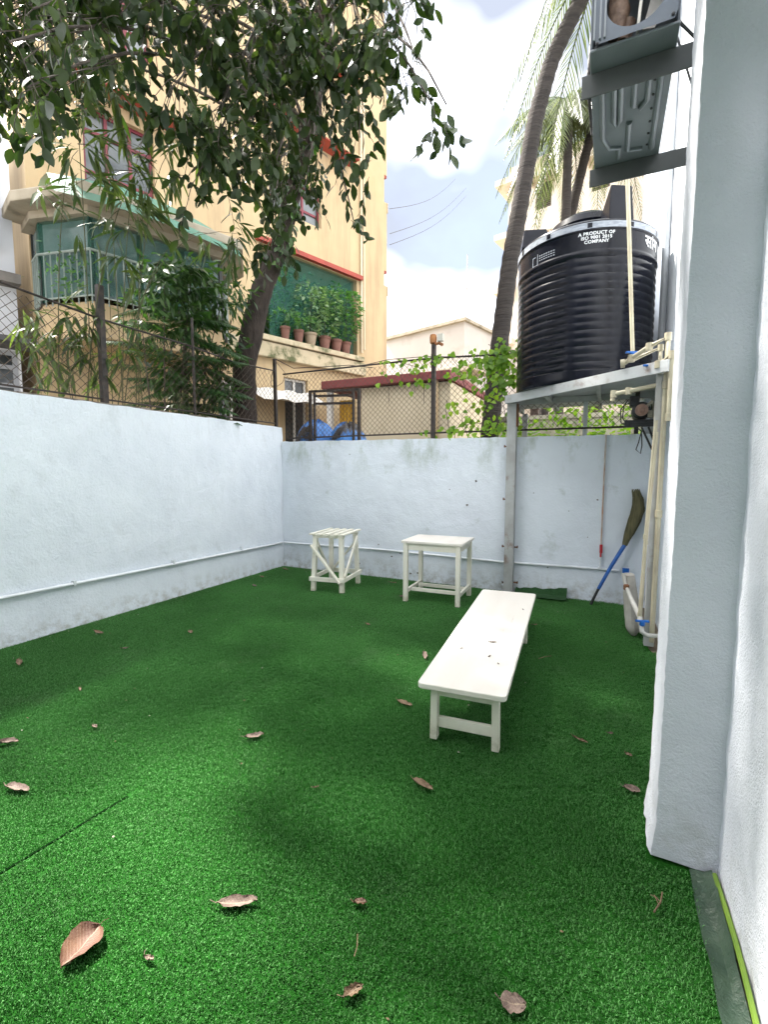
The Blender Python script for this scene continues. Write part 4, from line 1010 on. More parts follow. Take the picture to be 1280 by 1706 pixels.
TARP = mat('blue_tarpaulin', (.015, .13, .42), (.03, .20, .55), scale=6, rough=.35, spec=.6, bump=.9, bscale=9, bdist=.06, c3=(.012, .012, .015), scale3=1.4, lo3=.52, hi3=.56)
heap(-4.65, 7.15, .42, .40, 2.43, 3, 'blue and black tarpaulin heap beside the fence corner post', TARP)
heap(-4.0, 7.1, .36, .36, 2.36, 6, 'blue tarpaulin heap with black patches behind the iron gate frame', TARP)

# second compound wall, far buildings
q = MB(); q.box((-2.0, 9.3, -.03), (3.2, 9.48, 2.52)); q.box((-2.02, 9.27, 2.521), (3.2, 9.51, 2.60))
tag(q.build('compound_wall', mat('old_cream_wall', (.50, .46, .37), (.42, .38, .30), scale=2, rough=.9, c3=(.16, .15, .11), scale3=2.2, lo3=.5, hi3=.68)), 'old weathered cream compound wall beyond the tank stand', 'wall')
FARW = mat('pinkish_grey_wall', (.54, .51, .47), (.48, .45, .42), scale=.6, rough=.9, c3=(.34, .28, .24), scale3=.5, lo3=.55, hi3=.8)
fb_ = empty('flat_roofed_building', (-6, 22, 0)); tag(fb_, 'long low pinkish grey flat roofed building under the open sky', 'building')
P = [(-10.4, 22.6), (-5.94, 21.18), (-5.0, 24.9), (-5.2, 30), (-10.6, 30)]
q = MB(); q.prism(P, -.03, 8.2); q.build('wall', FARW, fb_, world=True)
q = MB(); q.prism([(-10.5, 22.45), (-5.85, 21.0), (-4.85, 24.9), (-5.1, 30.1), (-10.7, 30.1)], 8.201, 8.33); q.build('parapet_cap', CONC, fb_, world=True)
q = MB(); q.prism([(-9.2, 21.7), (-5.4, 20.45), (-4.9, 22.2), (-5.5, 22.5), (-9.3, 22.6)], 5.95, 6.15); q.build('lower_ledge', CONC, fb_, world=True)
for x, y, z in ((-5.97, 21.6, 11.2), (-8.5, 22.6, 10.0), (-9.3, 22.9, 10.6)):
    q = MB(); q.tube([(x, y, 8.32), (x, y, z)], .03, 6); q.build('mast', STEEL, fb_, world=True)
for x in (-7.9, -6.7):
    t_ = (x + 10.4) / 4.46; y = 22.6 - 1.42 * t_
    q = MB(); q.box((x - .4, y - .02, 3.6), (x + .4, y + .1, 5.0)); q.build('window', PANE_D, fb_, world=True)
q = MB(); q.prism([(-5.6, 33.5), (-1, 33), (-1, 38), (-5.6, 38)], -.03, 11.6); q.prism([(-5.8, 33.3), (-1, 32.8), (-1, 38), (-5.8, 38)], 11.6, 11.8)
# tall apartment block behind the tank
ta = empty('tall_apartment', (-6.1, 31.4, 0), R_(-11.5)); tag(ta, 'tall beige apartment block rising behind the tank and palms', 'building')
TALL = mat('beige_stucco', (.58, .52, .44), (.52, .46, .39), scale=.8, rough=.9, c3=(.40, .32, .25), scale3=.7, lo3=.55, hi3=.8)
hol = []
for r_ in range(6):
    for u in (1.7, 4.9, 7.9): hol.append((u, u + .95, 1.2 + 3.2 * r_, 2.65 + 3.2 * r_))
q = MB(); holed_wall(q, 0, 12, -.03, 20, hol, 0, .3); q.build('wall', TALL, ta)
q = MB(); q.box((0, .301, -.03), (.3, 8, 20)); q.box((.3, 7.7, -.03), (12, 8, 20)); q.box((0, 0, 20.001), (12, 8, 20.2)); q.build('side_walls', TALL, ta)
LOUV = mat('brown_louvre', (.10, .075, .065), (.14, .11, .10), scale=3, rough=.6)
for h in hol:
    q = MB(); q.box((h[0], .10, h[2]), (h[1], .13, h[3])); wn_ = q.build('window', DARKIN, ta)
    q = MB(); c_ = (h[0] + h[1]) / 2
    for a in (h[0], c_ - .03, h[1] - .06): q.box((a, .04, h[2]), (a + .06, .09, h[3]))
    q.build('frame', LOUV, wn_)
    q = MB()
    for k in range(12):
        z = h[2] + .06 + k * (h[3] - h[2] - .1) / 12; q.add([(h[0] + .05, .02, z), (h[1] - .05, .02, z), (h[1] - .05, .08, z + .09), (h[0] + .05, .08, z + .09)], [(0, 1, 2, 3)])
    q.build('louvres', LOUV, wn_)
    q = MB(); q.box((h[0] - .25, -.7, h[3] + .1), (h[1] + .25, -.001, h[3] + .2)); q.box((h[0] - .2, -.65, h[3] - .12), (h[0] - .12, -.002, h[3] + .099)); q.box((h[1] + .12, -.65, h[3] - .12), (h[1] + .2, -.002, h[3] + .099)); q.build('hood', TALL, wn_)
for k in range(6):
    z = 3.1 + 3.2 * k
    q = MB(); q.box((-.7, -.5, z), (.6, -.001, z + .35)); q.box((-.7, 0, z), (-.001, 3, z + .35)); q.build('corner_balcony', TALL, ta)
for u in (3.9, 7.0, 10.2):
    q = MB(); q.tube([(u, -.08, 0), (u, -.08, 20)], .07, 8); q.build('drainpipe', TALL, ta, smooth=True)
rb = empty('roof_block', (-3, 35, 0)); tag(rb, 'pale pink block showing above the low flat roof beside palm', 'building')
q = MB(); q.box((-9.0, 33.5, -.03), (-6.7, 38, 11.0)); q.build('wall', mat('pale_pink_wall', (.56, .44, .38), (.50, .40, .35), scale=1, rough=.9), rb, world=True)
q = MB(); q.box((-9.1, 33.3, 11.001), (-6.6, 38.1, 11.2)); q.build('parapet', CONC, rb, world=True)
# cables across the sky
for k, (a, b) in enumerate((((-6.2, 13.66, 9.43), (-7.9, 26, 17.2)), ((-6.19, 13.66, 8.71), (-7.3, 26, 16.6)), ((-6.19, 13.66, 8.39), (-7.3, 26, 16.2)))):
    a, b = Vector(a), Vector(b); q = MB(); q.tube([a.lerp(b, t / 10) - Vector((0, 0, .35 * math.sin(t / 10 * 3.14))) for t in range(11)], .008, 4)
    tag(q.build('overhead_cable', BLACK_IRON), ('upper', 'middle', 'lower')[k] + ' thin cable strung across the sky from the peach block', 'cable', 'overhead cables')
# ------------------------------------------------------------------ plants
CAMP = Vector((0, 0, CAM_H)); CROT = np.array(cam.matrix_world.to_3x3())
def in_view(p):
    c = CROT.T @ (np.array(p) - np.array(CAMP)); return c[2] < -.1 and abs(c[0] / -c[2]) < .82 and abs(c[1] / -c[2]) < 1.09
def leaf_geo(L, W, fold=.15, droop=.12, kind='oval'):
    prof = {'oval': [(0, .02), (.15, .55), (.4, 1), (.65, .92), (.85, .5), (1, .02)], 'lance': [(0, .05), (.2, .7), (.45, 1), (.75, .6), (1, .02)], 'heart': [(-.10, .45), (.05, .95), (.3, 1), (.65, .62), (1, .03)]}[kind]
    v, f = [], []
    for t, w_ in prof:
        x = t * L; z = -droop * L * t * t; h = W / 2 * w_
        v += [(x, -h, z + fold * h), (x, 0, z), (x, h, z + fold * h)]
    for i in range(len(prof) - 1):
        a = i * 3; f += [(a, a + 3, a + 4, a + 1), (a + 1, a + 4, a + 5, a + 2)]
    return v, f
def leaf_mesh(name, geo, m):
    me = bpy.data.meshes.new(name); me.from_pydata(geo[0], [], geo[1]); me.materials.append(m)
    for p in me.polygons: p.use_smooth = True
    return me
def orient(pos, d, up, s=1.0):
    d = Vector(d).normalized(); up = Vector(up); y = up.cross(d)
    if y.length < 1e-4: y = Vector((0, 1, 0)).cross(d)
    y.normalize(); z = d.cross(y)
    return Matrix(((d.x * s, y.x * s, z.x * s, pos[0]), (d.y * s, y.y * s, z.y * s, pos[1]), (d.z * s, y.z * s, z.z * s, pos[2]), (0, 0, 0, 1)))
def scatter(parent, Ms, geo, m, nparts, leaf='leaf', mass='foliage'):
    """the leaves that show largest become parts of their own; the rest are one joined part"""
    inv = parent.matrix_basis.inverted()
    def key(M):
        p = M.translation; return ((p - CAMP).length / M.col[0].length) if in_view(p) else 1e6
    Ms = sorted(Ms, key=key)
    me = leaf_mesh(leaf, geo, m)
    for M in Ms[:nparts]:
        o = bpy.data.objects.new(leaf, me); COL.objects.link(o); o.parent = parent; o.matrix_basis = inv @ M
    rest = Ms[nparts:]
    if rest:
        g = np.array(geo[0]); g = np.hstack([g, np.ones((len(g), 1))]); A = np.array([np.array(inv @ M) for M in rest])
        V = np.einsum('nij,kj->nki', A, g)[:, :, :3]; k = len(g); F = np.array(geo[1])
        FF = (F[None] + (np.arange(len(rest)) * k)[:, None, None]).reshape(-1, 4)
        me2 = bpy.data.meshes.new(mass); me2.vertices.add(len(rest) * k); me2.vertices.foreach_set('co', V.ravel())
        me2.loops.add(FF.size); me2.loops.foreach_set('vertex_index', FF.ravel().astype(np.int32))
        me2.polygons.add(len(FF)); me2.polygons.foreach_set('loop_start', (np.arange(len(FF)) * 4).astype(np.int32))
        me2.update(calc_edges=True); me2.validate(); me2.materials.append(m)
        me2.polygons.foreach_set('use_smooth', [True] * len(FF))
        o = bpy.data.objects.new(mass, me2); COL.objects.link(o); o.parent = parent; o['kind'] = 'stuff'
def rv(r, s): return Vector((r.gauss(0, s), r.gauss(0, s), r.gauss(0, s)))
BARK = mat('dark_bark', (.024, .018, .015), (.050, .038, .031), scale=9, rough=.95, bump=1.0, bscale=22, bdist=.03, stretch=(1, 1, .45), c3=(.075, .062, .053), scale3=6, lo3=.6, hi3=.75)
BRANCH = mat('branch_bark', (.05, .04, .033), (.09, .075, .06), scale=14, rough=.9)
LEAF_T = leaf_mat('dark_tree_leaf', (.009, .022, .006), (.034, .056, .014), rough=.42, trans=.26, spec=.3, tcol=(1.9, 2.0, .8))
# --- overhanging tree
tr = empty('overhanging_tree', (-5.4, 6.1, 0)); tag(tr, 'leaning dark trunked tree overhanging the yard with drooping oval leaves', 'tree')
tp = [(-5.42, 6.12, -.03), (-5.40, 6.12, 1.2), (-5.36, 6.12, 2.5), (-5.30, 6.08, 3.3), (-5.1, 6.30, 4.45), (-4.87, 6.50, 5.2), (-4.5, 6.45, 6.1), (-4.1, 6.3, 6.8), (-3.75, 6.1, 7.5), (-3.4, 5.9, 8.3)]
r = random.Random(21); q = MB(); fine = []; rad = []
rr0 = [.23, .205, .19, .18, .165, .145, .13, .11, .085, .05]
for i in range(len(tp) - 1):
    for k in range(6):
        t = k / 6; fine.append(Vector(tp[i]).lerp(Vector(tp[i + 1]), t) + rv(r, .006)); rad.append(rr0[i] * (1 - t) + rr0[i + 1] * t + r.uniform(-.008, .008))
fine.append(Vector(tp[-1])); rad.append(.05)
q.tube(fine, rad, 18); q.build('trunk', BARK, tr, smooth=True, world=True)
CL = [(-3.2, 2.72, 4.88, .31, .27), (-3.11, 3.11, 4.93, .34, .39), (-2.93, 3.55, 5.33, .42, .36), (-2.71, 3.96, 5.57, .39, .44), (-2.29, 4.22, 5.62, .34, .39), (-3.07, 2.86, 4.35, .26, .26), (-3.01, 3.48, 4.77, .37, .37), (-2.88, 4.09, 5.08, .35, .35), (-2.54, 4.31, 5.23, .35, .35), (-1.95, 4.17, 5.26, .24, .43), (-1.63, 4.09, 5.42, .23, .2), (-1.64, 4.19, 5.02, .16, .21), (-1.47, 4.04, 4.58, .2, .16), (-1.3, 3.99, 4.5, .11, .1), (-2.75, 4.42, 4.79, .37, .25), (-2.33, 4.42, 4.69, .21, .24), (-3.11, 3.91, 4.55, .35, .29), (-3.13, 3.37, 4.3, .31, .31), (-3.28, 3.22, 3.97, .18, .18), (-3.2, 4.1, 4.21, .31, .28), (-3.4, 4.45, 4.05, .23, .16), (-3.02, 4.48, 4.41, .26, .26), (-3.27, 1.94, 4.22, .22, .22), (-3.15, 1.73, 3.84, .14, .21), (-3.32, 2.24, 4.32, .24, .24), (-3.21, 1.85, 3.75, .18, .14), (-3.37, 2.51, 4.69, .22, .22), (-3.12, 2.96, 5.72, .55, .37), (-2.53, 3.72, 6.17, .61, .41), (-3.27, 2.13, 5.0, .46, .3), (-1.82, 4.01, 6.03, .35, .35), (-2.39, 4.39, 4.03, .13, .07), (-3.9, 5.3, 5.6, .5, .4), (-3.6, 4.7, 6.3, .6, .4), (-4.6, 2.6, 6.1, .7, .35), (-6.6, 2.6, 6.2, .8, .35), (-7.0, 4.0, 6.4, .7, .35), (-6.9, 3.3, 6.5, .7, .35), (-6.4, 4.2, 6.7, .7, .35), (-6.2, 3.5, 6.4, .8, .35), (-4.3, 3.6, 6.5, .6, .35), (-5.2, 3.2, 6.4, .7, .4), (-5.3, 3.1, 6.9, .7, .35), (-3.9, 1.5, 5.8, .5, .3), (-4.2, 2.4, 6.8, .6, .3), (-3.6, 3.0, 6.7, .6, .3), (-1.5, 2.6, 5.9, .5, .35), (-2.1, 2.7, 5.95, .5, .35), (-2.6, 2.5, 5.9, .4, .3), (-1.7, 2.0, 6.0, .5, .3), (-2.4, 1.8, 6.0, .45, .3), (-4.7, 1.35, 5.7, .22, .15), (-2.95, 1.45, 5.95, .5, .3), (-2.9, 2.1, 6.1, .4, .3), (-2.6, .9, 5.9, .4, .3)]  # later clumps are added out of view to keep sun off yard and pillar
sparse = {22: .75, 24: .7, 26: .7, 0: .8, 5: .75, 14: .35, 21: .3, 7: .5, 16: .6, 19: .7, 8: .6, 12: .55, 13: .6, 11: .6, 31: .5, 18: .7, 10: .8, 25: .8, 23: .8}
Ms = []; tw = MB(); r = random.Random(31)
for ci, (x, y, z, rx, rz_) in enumerate(CL):
    c = Vector((x, y, z))
    # branch from the trunk or a limb to the clump
    src = min(fine[36:], key=lambda p: (p - c - Vector((0, 0, .9))).length)
    mid = src.lerp(c, .65) + Vector((0, 0, 1.3)) + rv(r, .12)
    pts = [src.lerp(mid, t).lerp(mid.lerp(c + Vector((0, 0, rz_ * .7)), t), t) for t in np.linspace(0, 1, 10)]
    b_ = MB(); b_.tube(pts, list(np.linspace(.028, .006, 10)), 7); b_.build('branch', BRANCH, tr, smooth=True, world=True)
    n = int(max(2, 370 * rx * rx ** .35 * rz_ * sparse.get(ci, 1)))
    for k in range(n):
        a = r.uniform(0, 6.28); rr = math.sqrt(r.random())
        p = c + Vector((math.cos(a) * rr * rx, math.sin(a) * rr * rx, r.uniform(-.6, 1) * rz_))
        d = Vector((r.gauss(0, .8), r.gauss(0, .8), -.8)).normalized(); L = r.uniform(.14, .32); nl = int(L / .032)
        path = []
        for i in range(nl + 1):
            t = i / nl; path.append(p + d * (L * t) + Vector((0, 0, .05 * t * (1 - t) - .06 * t * t)))
        tw.tube(path[::2] if len(path) > 4 else path, .0028, 3, cap=False)
        if r.random() < .6: tw.tube([p, p.lerp(pts[-1], .5) + Vector((0, 0, .05)), pts[r.randint(6, 9)]], .0035, 3, cap=False)
        for i in range(1, nl + 1):
            if r.random() < .12: continue
            side = d.cross(Vector((0, 0, 1))); side = side.normalized() if side.length > .1 else Vector((1, 0, 0))
            ld = (side * (1 if i % 2 else -1) * r.uniform(.3, 1) + d * .5 + rv(r, .35) + Vector((0, 0, -.65))).normalized()
            Ms.append(orient(path[i], ld, Vector((0, 0, 1)) + rv(r, .7), r.choice((.55, .8, .95, 1.05, 1.15, 1.3)) * r.uniform(.9, 1.1)))
tw.build('twigs', BRANCH, tr, world=True)['kind'] = 'stuff'
scatter(tr, Ms, leaf_geo(.112, .062, .18, .16), LEAF_T, 300)
print('tree leaves', len(Ms))
# creeping leaves on the trunk
LEAF_C = leaf_mat('creeper_leaf', (.02, .055, .012), (.06, .13, .03), rough=.4, trans=.3)
Ms = []; r = random.Random(41)
for k in range(150):
    i = r.randint(27, 40); p = fine[i]; a = r.uniform(0, 6.28); t = (fine[i + 1] - fine[i]).normalized(); u, w_ = frame(t)
    o = (u * math.cos(a) + w_ * math.sin(a)); Ms.append(orient(p + o * (rad[i] + .01), o * .6 + Vector((0, 0, -1)) + rv(r, .3), o + rv(r, .3), r.uniform(.8, 1.5)))
ck = empty('creeper', (-5.0, 6.4, 4.4)); tag(ck, 'leafy creeper wrapped round the upper trunk of the tree', 'creeper')
scatter(ck, Ms, leaf_geo(.12, .07, .15, .15), LEAF_C, 150)
# --- bamboo with long narrow leaves
LEAF_B = leaf_mat('bamboo_leaf', (.025, .055, .014), (.085, .12, .035), rough=.4, trans=.35, tcol=(1.8, 1.9, .8))
bb = empty('bamboo', (-5.35, 3.6, 0)); tag(bb, 'arching bamboo with long narrow leaves behind the long wall', 'bamboo')
BBS = [(-4.09, 2.71, 4.92), (-3.97, 3.05, 4.98), (-3.79, 3.26, 4.77), (-4.05, 2.93, 4.69), (-3.74, 3.47, 4.68), (-4.08, 3.22, 4.47), (-4.16, 2.77, 4.28), (-4.23, 3.2, 4.23), (-4.07, 3.4, 4.35), (-4.42, 2.73, 3.94), (-4.38, 3.16, 3.87), (-4.22, 3.37, 3.98), (-3.2, 3.32, 4.64), (-3.56, 3.51, 4.34), (-3.96, 4.51, 4.31), (-4.06, 4.42, 4.09), (-4.15, 4.33, 4.27), (-5.24, 3.13, 3.08), (-5.12, 3.31, 3.18), (-5.21, 2.98, 2.75), (-5.13, 3.11, 2.64), (-5.07, 3.4, 3.01), (-5.01, 3.48, 2.77), (-5.22, 2.96, 3.15), (-5.06, 3.64, 3.06), (-4.87, 3.5, 3.76), (-4.3, 3.0, 5.2), (-4.2, 2.6, 5.3)]
CULM = mat('bamboo_culm', (.09, .085, .035), (.06, .065, .025), scale=12, rough=.45)
r = random.Random(51); Ms = []
for i, s in enumerate(BBS):
    s = Vector(s); b0 = Vector((-5.3 + r.uniform(-.2, .1), 3.5 + r.uniform(-.5, .7), 0)); top = Vector((b0.x + .1, b0.y, max(s.z + .35, 3.3)))
    if i % 2 == 0 or s.z < 3.3:
        pts = [b0.lerp(top, t).lerp(top.lerp(s, t), t) for t in np.linspace(0, 1, 14)]
    else:
        b0 = Vector(BBS[i - 1]) + Vector((0, 0, .05)); pts = [b0.lerp(s, t) + Vector((0, 0, .12 * math.sin(t * 3.14))) for t in np.linspace(0, 1, 6)]
    q = MB(); q.tube(pts, list(np.linspace(.009 if i % 2 == 0 else .004, .002, len(pts))), 6); q.build('culm', CULM, bb, smooth=True, world=True)
    for j in range(r.randint(4, 7)):
        pc = s + rv(r, .10); dd = Vector((r.gauss(.3, .6), r.gauss(0, .6), r.gauss(-.5, .3))).normalized()
        for k in range(r.randint(5, 8)):
            ld = (dd + rv(r, .38) + Vector((0, 0, -.25))).normalized()
            Ms.append(orient(pc + dd * .03 * k, ld, Vector((0, 0, 1)) + rv(r, .35), r.uniform(.7, 1.2)))
scatter(bb, Ms, leaf_geo(.25, .034, .2, .25, 'lance'), LEAF_B, 300)
print('bamboo', len(Ms))
# --- feathery dark conifer-like shrub in tiers
LEAF_A = leaf_mat('dark_needle', (.012, .040, .014), (.040, .090, .028), rough=.45, trans=.25)
def frond(mb, b, d, L, nl, ll, droop, r, rach=.006, up=Vector((0, 0, 1)), flat=1.0, width=.014):
    """feather frond: curved rachis with leaflets both sides"""
    d = Vector(d).normalized(); side = d.cross(up).normalized(); P_ = []
    for i in range(nl + 1):
        t = i / nl; P_.append(Vector(b) + d * (L * t) + Vector((0, 0, -droop * L * t * t)))
    mb.tube(P_[::3] + [P_[-1]], list(np.linspace(rach, rach * .3, len(P_[::3]) + 1)), 4, cap=False)
    for i in range(2, nl + 1):
        t = i / nl; tg = (P_[i] - P_[i - 1]).normalized(); l = ll * math.sin(math.pi * (.12 + .85 * t)) * r.uniform(.85, 1.1)
        for s in (1, -1):
            ld = (side * s + tg * .75 + Vector((0, 0, -flat * .5)) + rv(r, .08)).normalized(); w_ = tg * width / 2
            e = P_[i] + ld * l + Vector((0, 0, -.15 * l)); m_ = P_[i] + ld * l * .5
            mb.add([P_[i] - w_ * .5, P_[i] + w_ * .5, m_ + w_, e, m_ - w_], [(0, 1, 2, 4), (4, 2, 3)])
ar = empty('tiered_shrub', (-5.5, 5.05, 0)); tag(ar, 'dense dark feathery shrub with tiered fronds between bamboo and trunk', 'shrub')
q = MB(); q.tube([(-5.5, 5.05, -.03), (-5.5, 5.06, 2.5), (-5.52, 5.1, 4.3)], [.05, .04, .01], 8); q.build('stem', BRANCH, ar, smooth=True, world=True)
r = random.Random(61)
for ti, (z, L, n) in enumerate(((2.42, 1.05, 12), (2.75, 1.15, 12), (3.1, 1.2, 12), (3.45, 1.15, 11), (3.8, 1.0, 10), (4.12, .8, 9), (4.35, .5, 6))):
    for k in range(n):
        a = 6.283 * k / n + r.uniform(-.2, .2) + ti * .4; m_ = MB()
        LL = L * r.uniform(.75, 1.05)
        if math.cos(a) > .2: LL = min(LL, .95)
        frond(m_, (-5.5, 5.07, z + r.uniform(-.14, .14)), (math.cos(a), math.sin(a), r.uniform(-.05, .45)), LL, 40, .20, .3, r, width=.022)
        m_.build('frond', LEAF_A, ar, world=True)
# fan palm at the foot
fpz = empty('fan_palm', (-5.25, 4.75, 0)); tag(fpz, 'low fan palm with narrow fingered leaves just above the wall top', 'palm')
LEAF_F = leaf_mat('fan_palm_leaf', (.025, .05, .02), (.10, .13, .06), rough=.35, trans=.25)
r = random.Random(71)
for k in range(10):
    m_ = MB(); b_ = Vector((-5.22 + r.uniform(-.15, .12), 4.75 + r.uniform(-.45, .45), 0)); h = r.uniform(2.35, 2.85); c = b_ + Vector((r.uniform(-.1, .18), r.uniform(-.2, .2), h))
    m_.tube([b_, b_.lerp(c, .6), c], .006, 5); d = Vector((r.uniform(.2, 1), r.uniform(-.7, .7), r.uniform(-.2, .3))).normalized(); u, w_ = frame(d)
    for j in range(11):
        a = -1.9 + 3.8 * j / 10; ld = (d * math.cos(a) + u * math.sin(a) + Vector((0, 0, -.25))).normalized(); L = r.uniform(.22, .32)
        e1 = c + ld * L * .5; e2 = c + ld * L + Vector((0, 0, -.06)); sd_ = ld.cross(Vector((0, 0, 1))).normalized() * .013
        m_.add([c, e1 + sd_, e2, e1 - sd_], [(0, 1, 2, 3)])
    m_.build('fan_leaf', LEAF_F, fpz, world=True)
# broad leaved bush above the shrub
LEAF_M = leaf_mat('mid_green_leaf', (.012, .038, .011), (.05, .105, .026), rough=.42, trans=.3)
bu = empty('leafy_bush', (-5.6, 4.7, 0)); tag(bu, 'bright leafy bush growing through the tiered shrub below the balcony', 'bush')
r = random.Random(81); Ms = []
for c, s, n in (((-5.25, 5.0, 4.25), .40, 170), ((-5.2, 5.5, 4.05), .38, 160), ((-5.2, 4.5, 3.95), .38, 150), ((-5.15, 4.1, 3.4), .3, 80), ((-5.15, 5.6, 3.4), .3, 90), ((-5.1, 5.3, 2.65), .2, 60), ((-5.2, 5.9, 4.3), .3, 90), ((-5.25, 4.9, 3.5), .35, 140), ((-5.35, 5.3, 3.0), .38, 170), ((-5.35, 4.75, 2.9), .36, 150), ((-5.3, 5.6, 2.75), .3, 110), ((-5.45, 5.2, 3.8), .4, 180)):
    c = Vector(c); q = MB(); q.tube([(-5.6 + r.uniform(-.1, .1), 4.9, 0), Vector((-5.6, 4.9, 0)).lerp(c, .6) + Vector((-.1, 0, .2)), c], [.02, .012, .004], 5); q.build('stem', BRANCH, bu, world=True)
    for k in range(n):
        d = rv(r, 1).normalized(); p = c + d * s * r.random() ** .5
        Ms.append(orient(p, d * .7 + Vector((.2, 0, -.5)) + rv(r, .4), Vector((0, 0, 1)) + rv(r, .5), r.uniform(.7, 1.3)))
scatter(bu, Ms, leaf_geo(.14, .042, .18, .2, 'lance'), LEAF_M, 250)
# --- vine on the back fence
LEAF_V = leaf_mat('vine_leaf', (.08, .20, .012), (.26, .42, .05), rough=.45, trans=.5, tcol=(1.6, 1.6, .7))
vn = empty('climbing_vine', (-1.6, 6.45, 2.05)); tag(vn, 'bright green heart leaved vine climbing the fence beside the tank', 'vine')
r = random.Random(91); Ms = []
def fy(x): return back_y(x) + .085
blobs = [(-1.75, 2.95, .25, .14, 30), (-1.40, 2.98, .25, .16, 60), (-1.22, 2.75, .16, .22, 70), (-1.32, 2.95, .18, .16, 60), (-1.55, 2.75, .14, .16, 16), (-1.5, 2.5, .16, .12, 14), (-1.95, 2.42, .12, .12, 8), (-1.7, 2.3, .12, .15, 10), (-1.9, 2.15, .25, .07, 22), (-1.45, 2.15, .3, .08, 34), (-2.1, 3.1, .15, .08, 14), (-2.5, 3.0, .2, .13, 12), (-2.9, 2.85, .25, .12, 7), (-2.35, 2.8, .12, .1, 8), (-2.7, 3.14, .5, .03, 16), (-1.2, 3.12, .2, .09, 40), (-2.2, 2.1, .1, .1, 7), (-1.15, 2.45, .1, .15, 8)]
q = MB()
for x, z, sx, sz, n in blobs:
    q.tube([(x, fy(x) + .02, 2.0 if z < 2.6 else z - .3), (x + r.uniform(-.1, .1), fy(x) - .02, z), (x + r.uniform(-.3, .3), fy(x), z + sz)], .004, 4)
    for k in range(n):
        px = x + r.gauss(0, sx * .6); pz = z + r.gauss(0, sz * .65); out = r.choice((-1, 1, -1))
        Ms.append(orient((px, fy(px) + out * r.uniform(.01, .07), pz), Vector((r.gauss(0, .6), out * .4, -.8 + r.gauss(0, .3))), Vector((r.gauss(0, .3), out * 1.0, .5)), r.uniform(.6, 1.25)))
q.tube([(-3.4, fy(-3.4), 3.12), (-2.9, fy(-2.9), 3.17), (-2.3, fy(-2.3), 3.15), (-1.7, fy(-1.7), 3.08), (-1.1, fy(-1.1), 3.1)], .005, 4)
q.build('stems', BRANCH, vn, world=True)
scatter(vn, Ms, leaf_geo(.072, .064, .12, .12, 'heart'), LEAF_V, 300)
# --- hedges beyond the fence
def bush(name, label, blobs, n, geo, m, seed, nparts, parent_loc, trunk=True):
    r = random.Random(seed); e = empty(name, parent_loc); tag(e, label, 'hedge'); Ms = []
    for c, s in blobs:
        c = Vector(c)
        q = MB(); q.tube([(c.x, c.y, -.03), c], [.02, .008], 5); q.build('stem', BRANCH, e, world=True)
        for k in range(n):
            d = rv(r, 1).normalized(); d2 = Vector((d.x * s[0], d.y * s[1], d.z * s[2])) * r.random() ** .4
            Ms.append(orient(c + d2, d + rv(r, .4), Vector((0, 0, 1)) + rv(r, .5), r.uniform(.7, 1.3)))
    scatter(e, Ms, geo, m, nparts); return e
bush('hedge', 'yellow green hedge in front of the old compound wall', [((-1.75 + .45 * k, 8.3, 2.15), (.34, .3, .32)) for k in range(6)], 130, leaf_geo(.09, .05, .15, .1), LEAF_V, 101, 100, (-.5, 8.3, 0))
bush('hedge', 'sunlit hedge rising behind the old compound wall', [((-.9 + .5 * k, 10.2, 2.75 + .1 * math.sin(k * 2)), (.4, .35, .4)) for k in range(6)], 130, leaf_geo(.10, .055, .15, .1), LEAF_V, 102, 60, (0, 10.2, 0))
# --- potted plants on the ledge of the recess
TERRA = mat('terracotta', (.22, .11, .085), (.17, .085, .065), scale=8, rough=.85)
Mb = ba.matrix_basis
def ba_pt(u, y, z): return Mb @ Vector((u, y, z))
LEAF_P = leaf_mat('potted_leaf', (.03, .09, .03), (.10, .20, .07), rough=.45, trans=.35)
LEAF_P2 = leaf_mat('pale_potted_leaf', (.08, .15, .08), (.24, .32, .20), rough=.45, trans=.3)
r = random.Random(111)
pots = [(3.55, .14, 'small red pot with trailing greenery next to tree trunk', 0), (3.15, .15, 'reddish pot with low plant on the peach ledge', 0), (2.78, .19, 'wide tan pot with pale variegated bush on the ledge', 1), (2.32, .19, 'pinkish pot with pale speckled shrub on the ledge', 1), (1.92, .18, 'tall pinkish pot of climbing greenery on the ledge', 2), (1.58, .17, 'pink pot with bright green bush by the recess end', 2)]
for u, rad_, lab, kd in pots:
    rad_ *= .86
    p = ba_pt(u, .05, 4.749); e = empty('potted_plant', p); tag(e, lab, 'plant pot', 'potted plants on the peach building ledge')
    q = MB(); q.lathe([(rad_ * .68, 0), (rad_ * .95, .26), (rad_ * 1.05, .265), (rad_ * 1.05, .32), (rad_ * .9, .32)], 16); q.build('pot', TERRA if kd < 1 or u < 2.5 else mat('tan_pot', (.34, .27, .19), (.28, .22, .15), scale=8, rough=.85), e, smooth=True)
    Ms = []; hgt = (.35, 1.15, 1.35)[kd]; n = (90, 320, 420)[kd]
    for k in range(n):
        z = .32 + hgt * r.random() ** .8; sp_ = .12 + .30 * math.sin(min(1, (z - .3) / hgt) * 2.6)
        d = Vector((r.gauss(0, 1), r.gauss(0, 1), r.gauss(.2, .5))).normalized()
        Ms.append(Matrix.Translation(p) @ orient(Vector((d.x * sp_, d.y * sp_, z)), d + Vector((0, 0, -.3)), Vector((0, 0, 1)) + rv(r, .5), r.uniform(.7, 1.3)))
    q = MB(); q.tube([(0, 0, .28), (.03, 0, .3 + hgt * .9)], .008, 5); q.build('stem', BRANCH, e)
    scatter(e, Ms, leaf_geo(.12, .06, .15, .15), LEAF_P2 if kd == 1 else LEAF_P, 0)
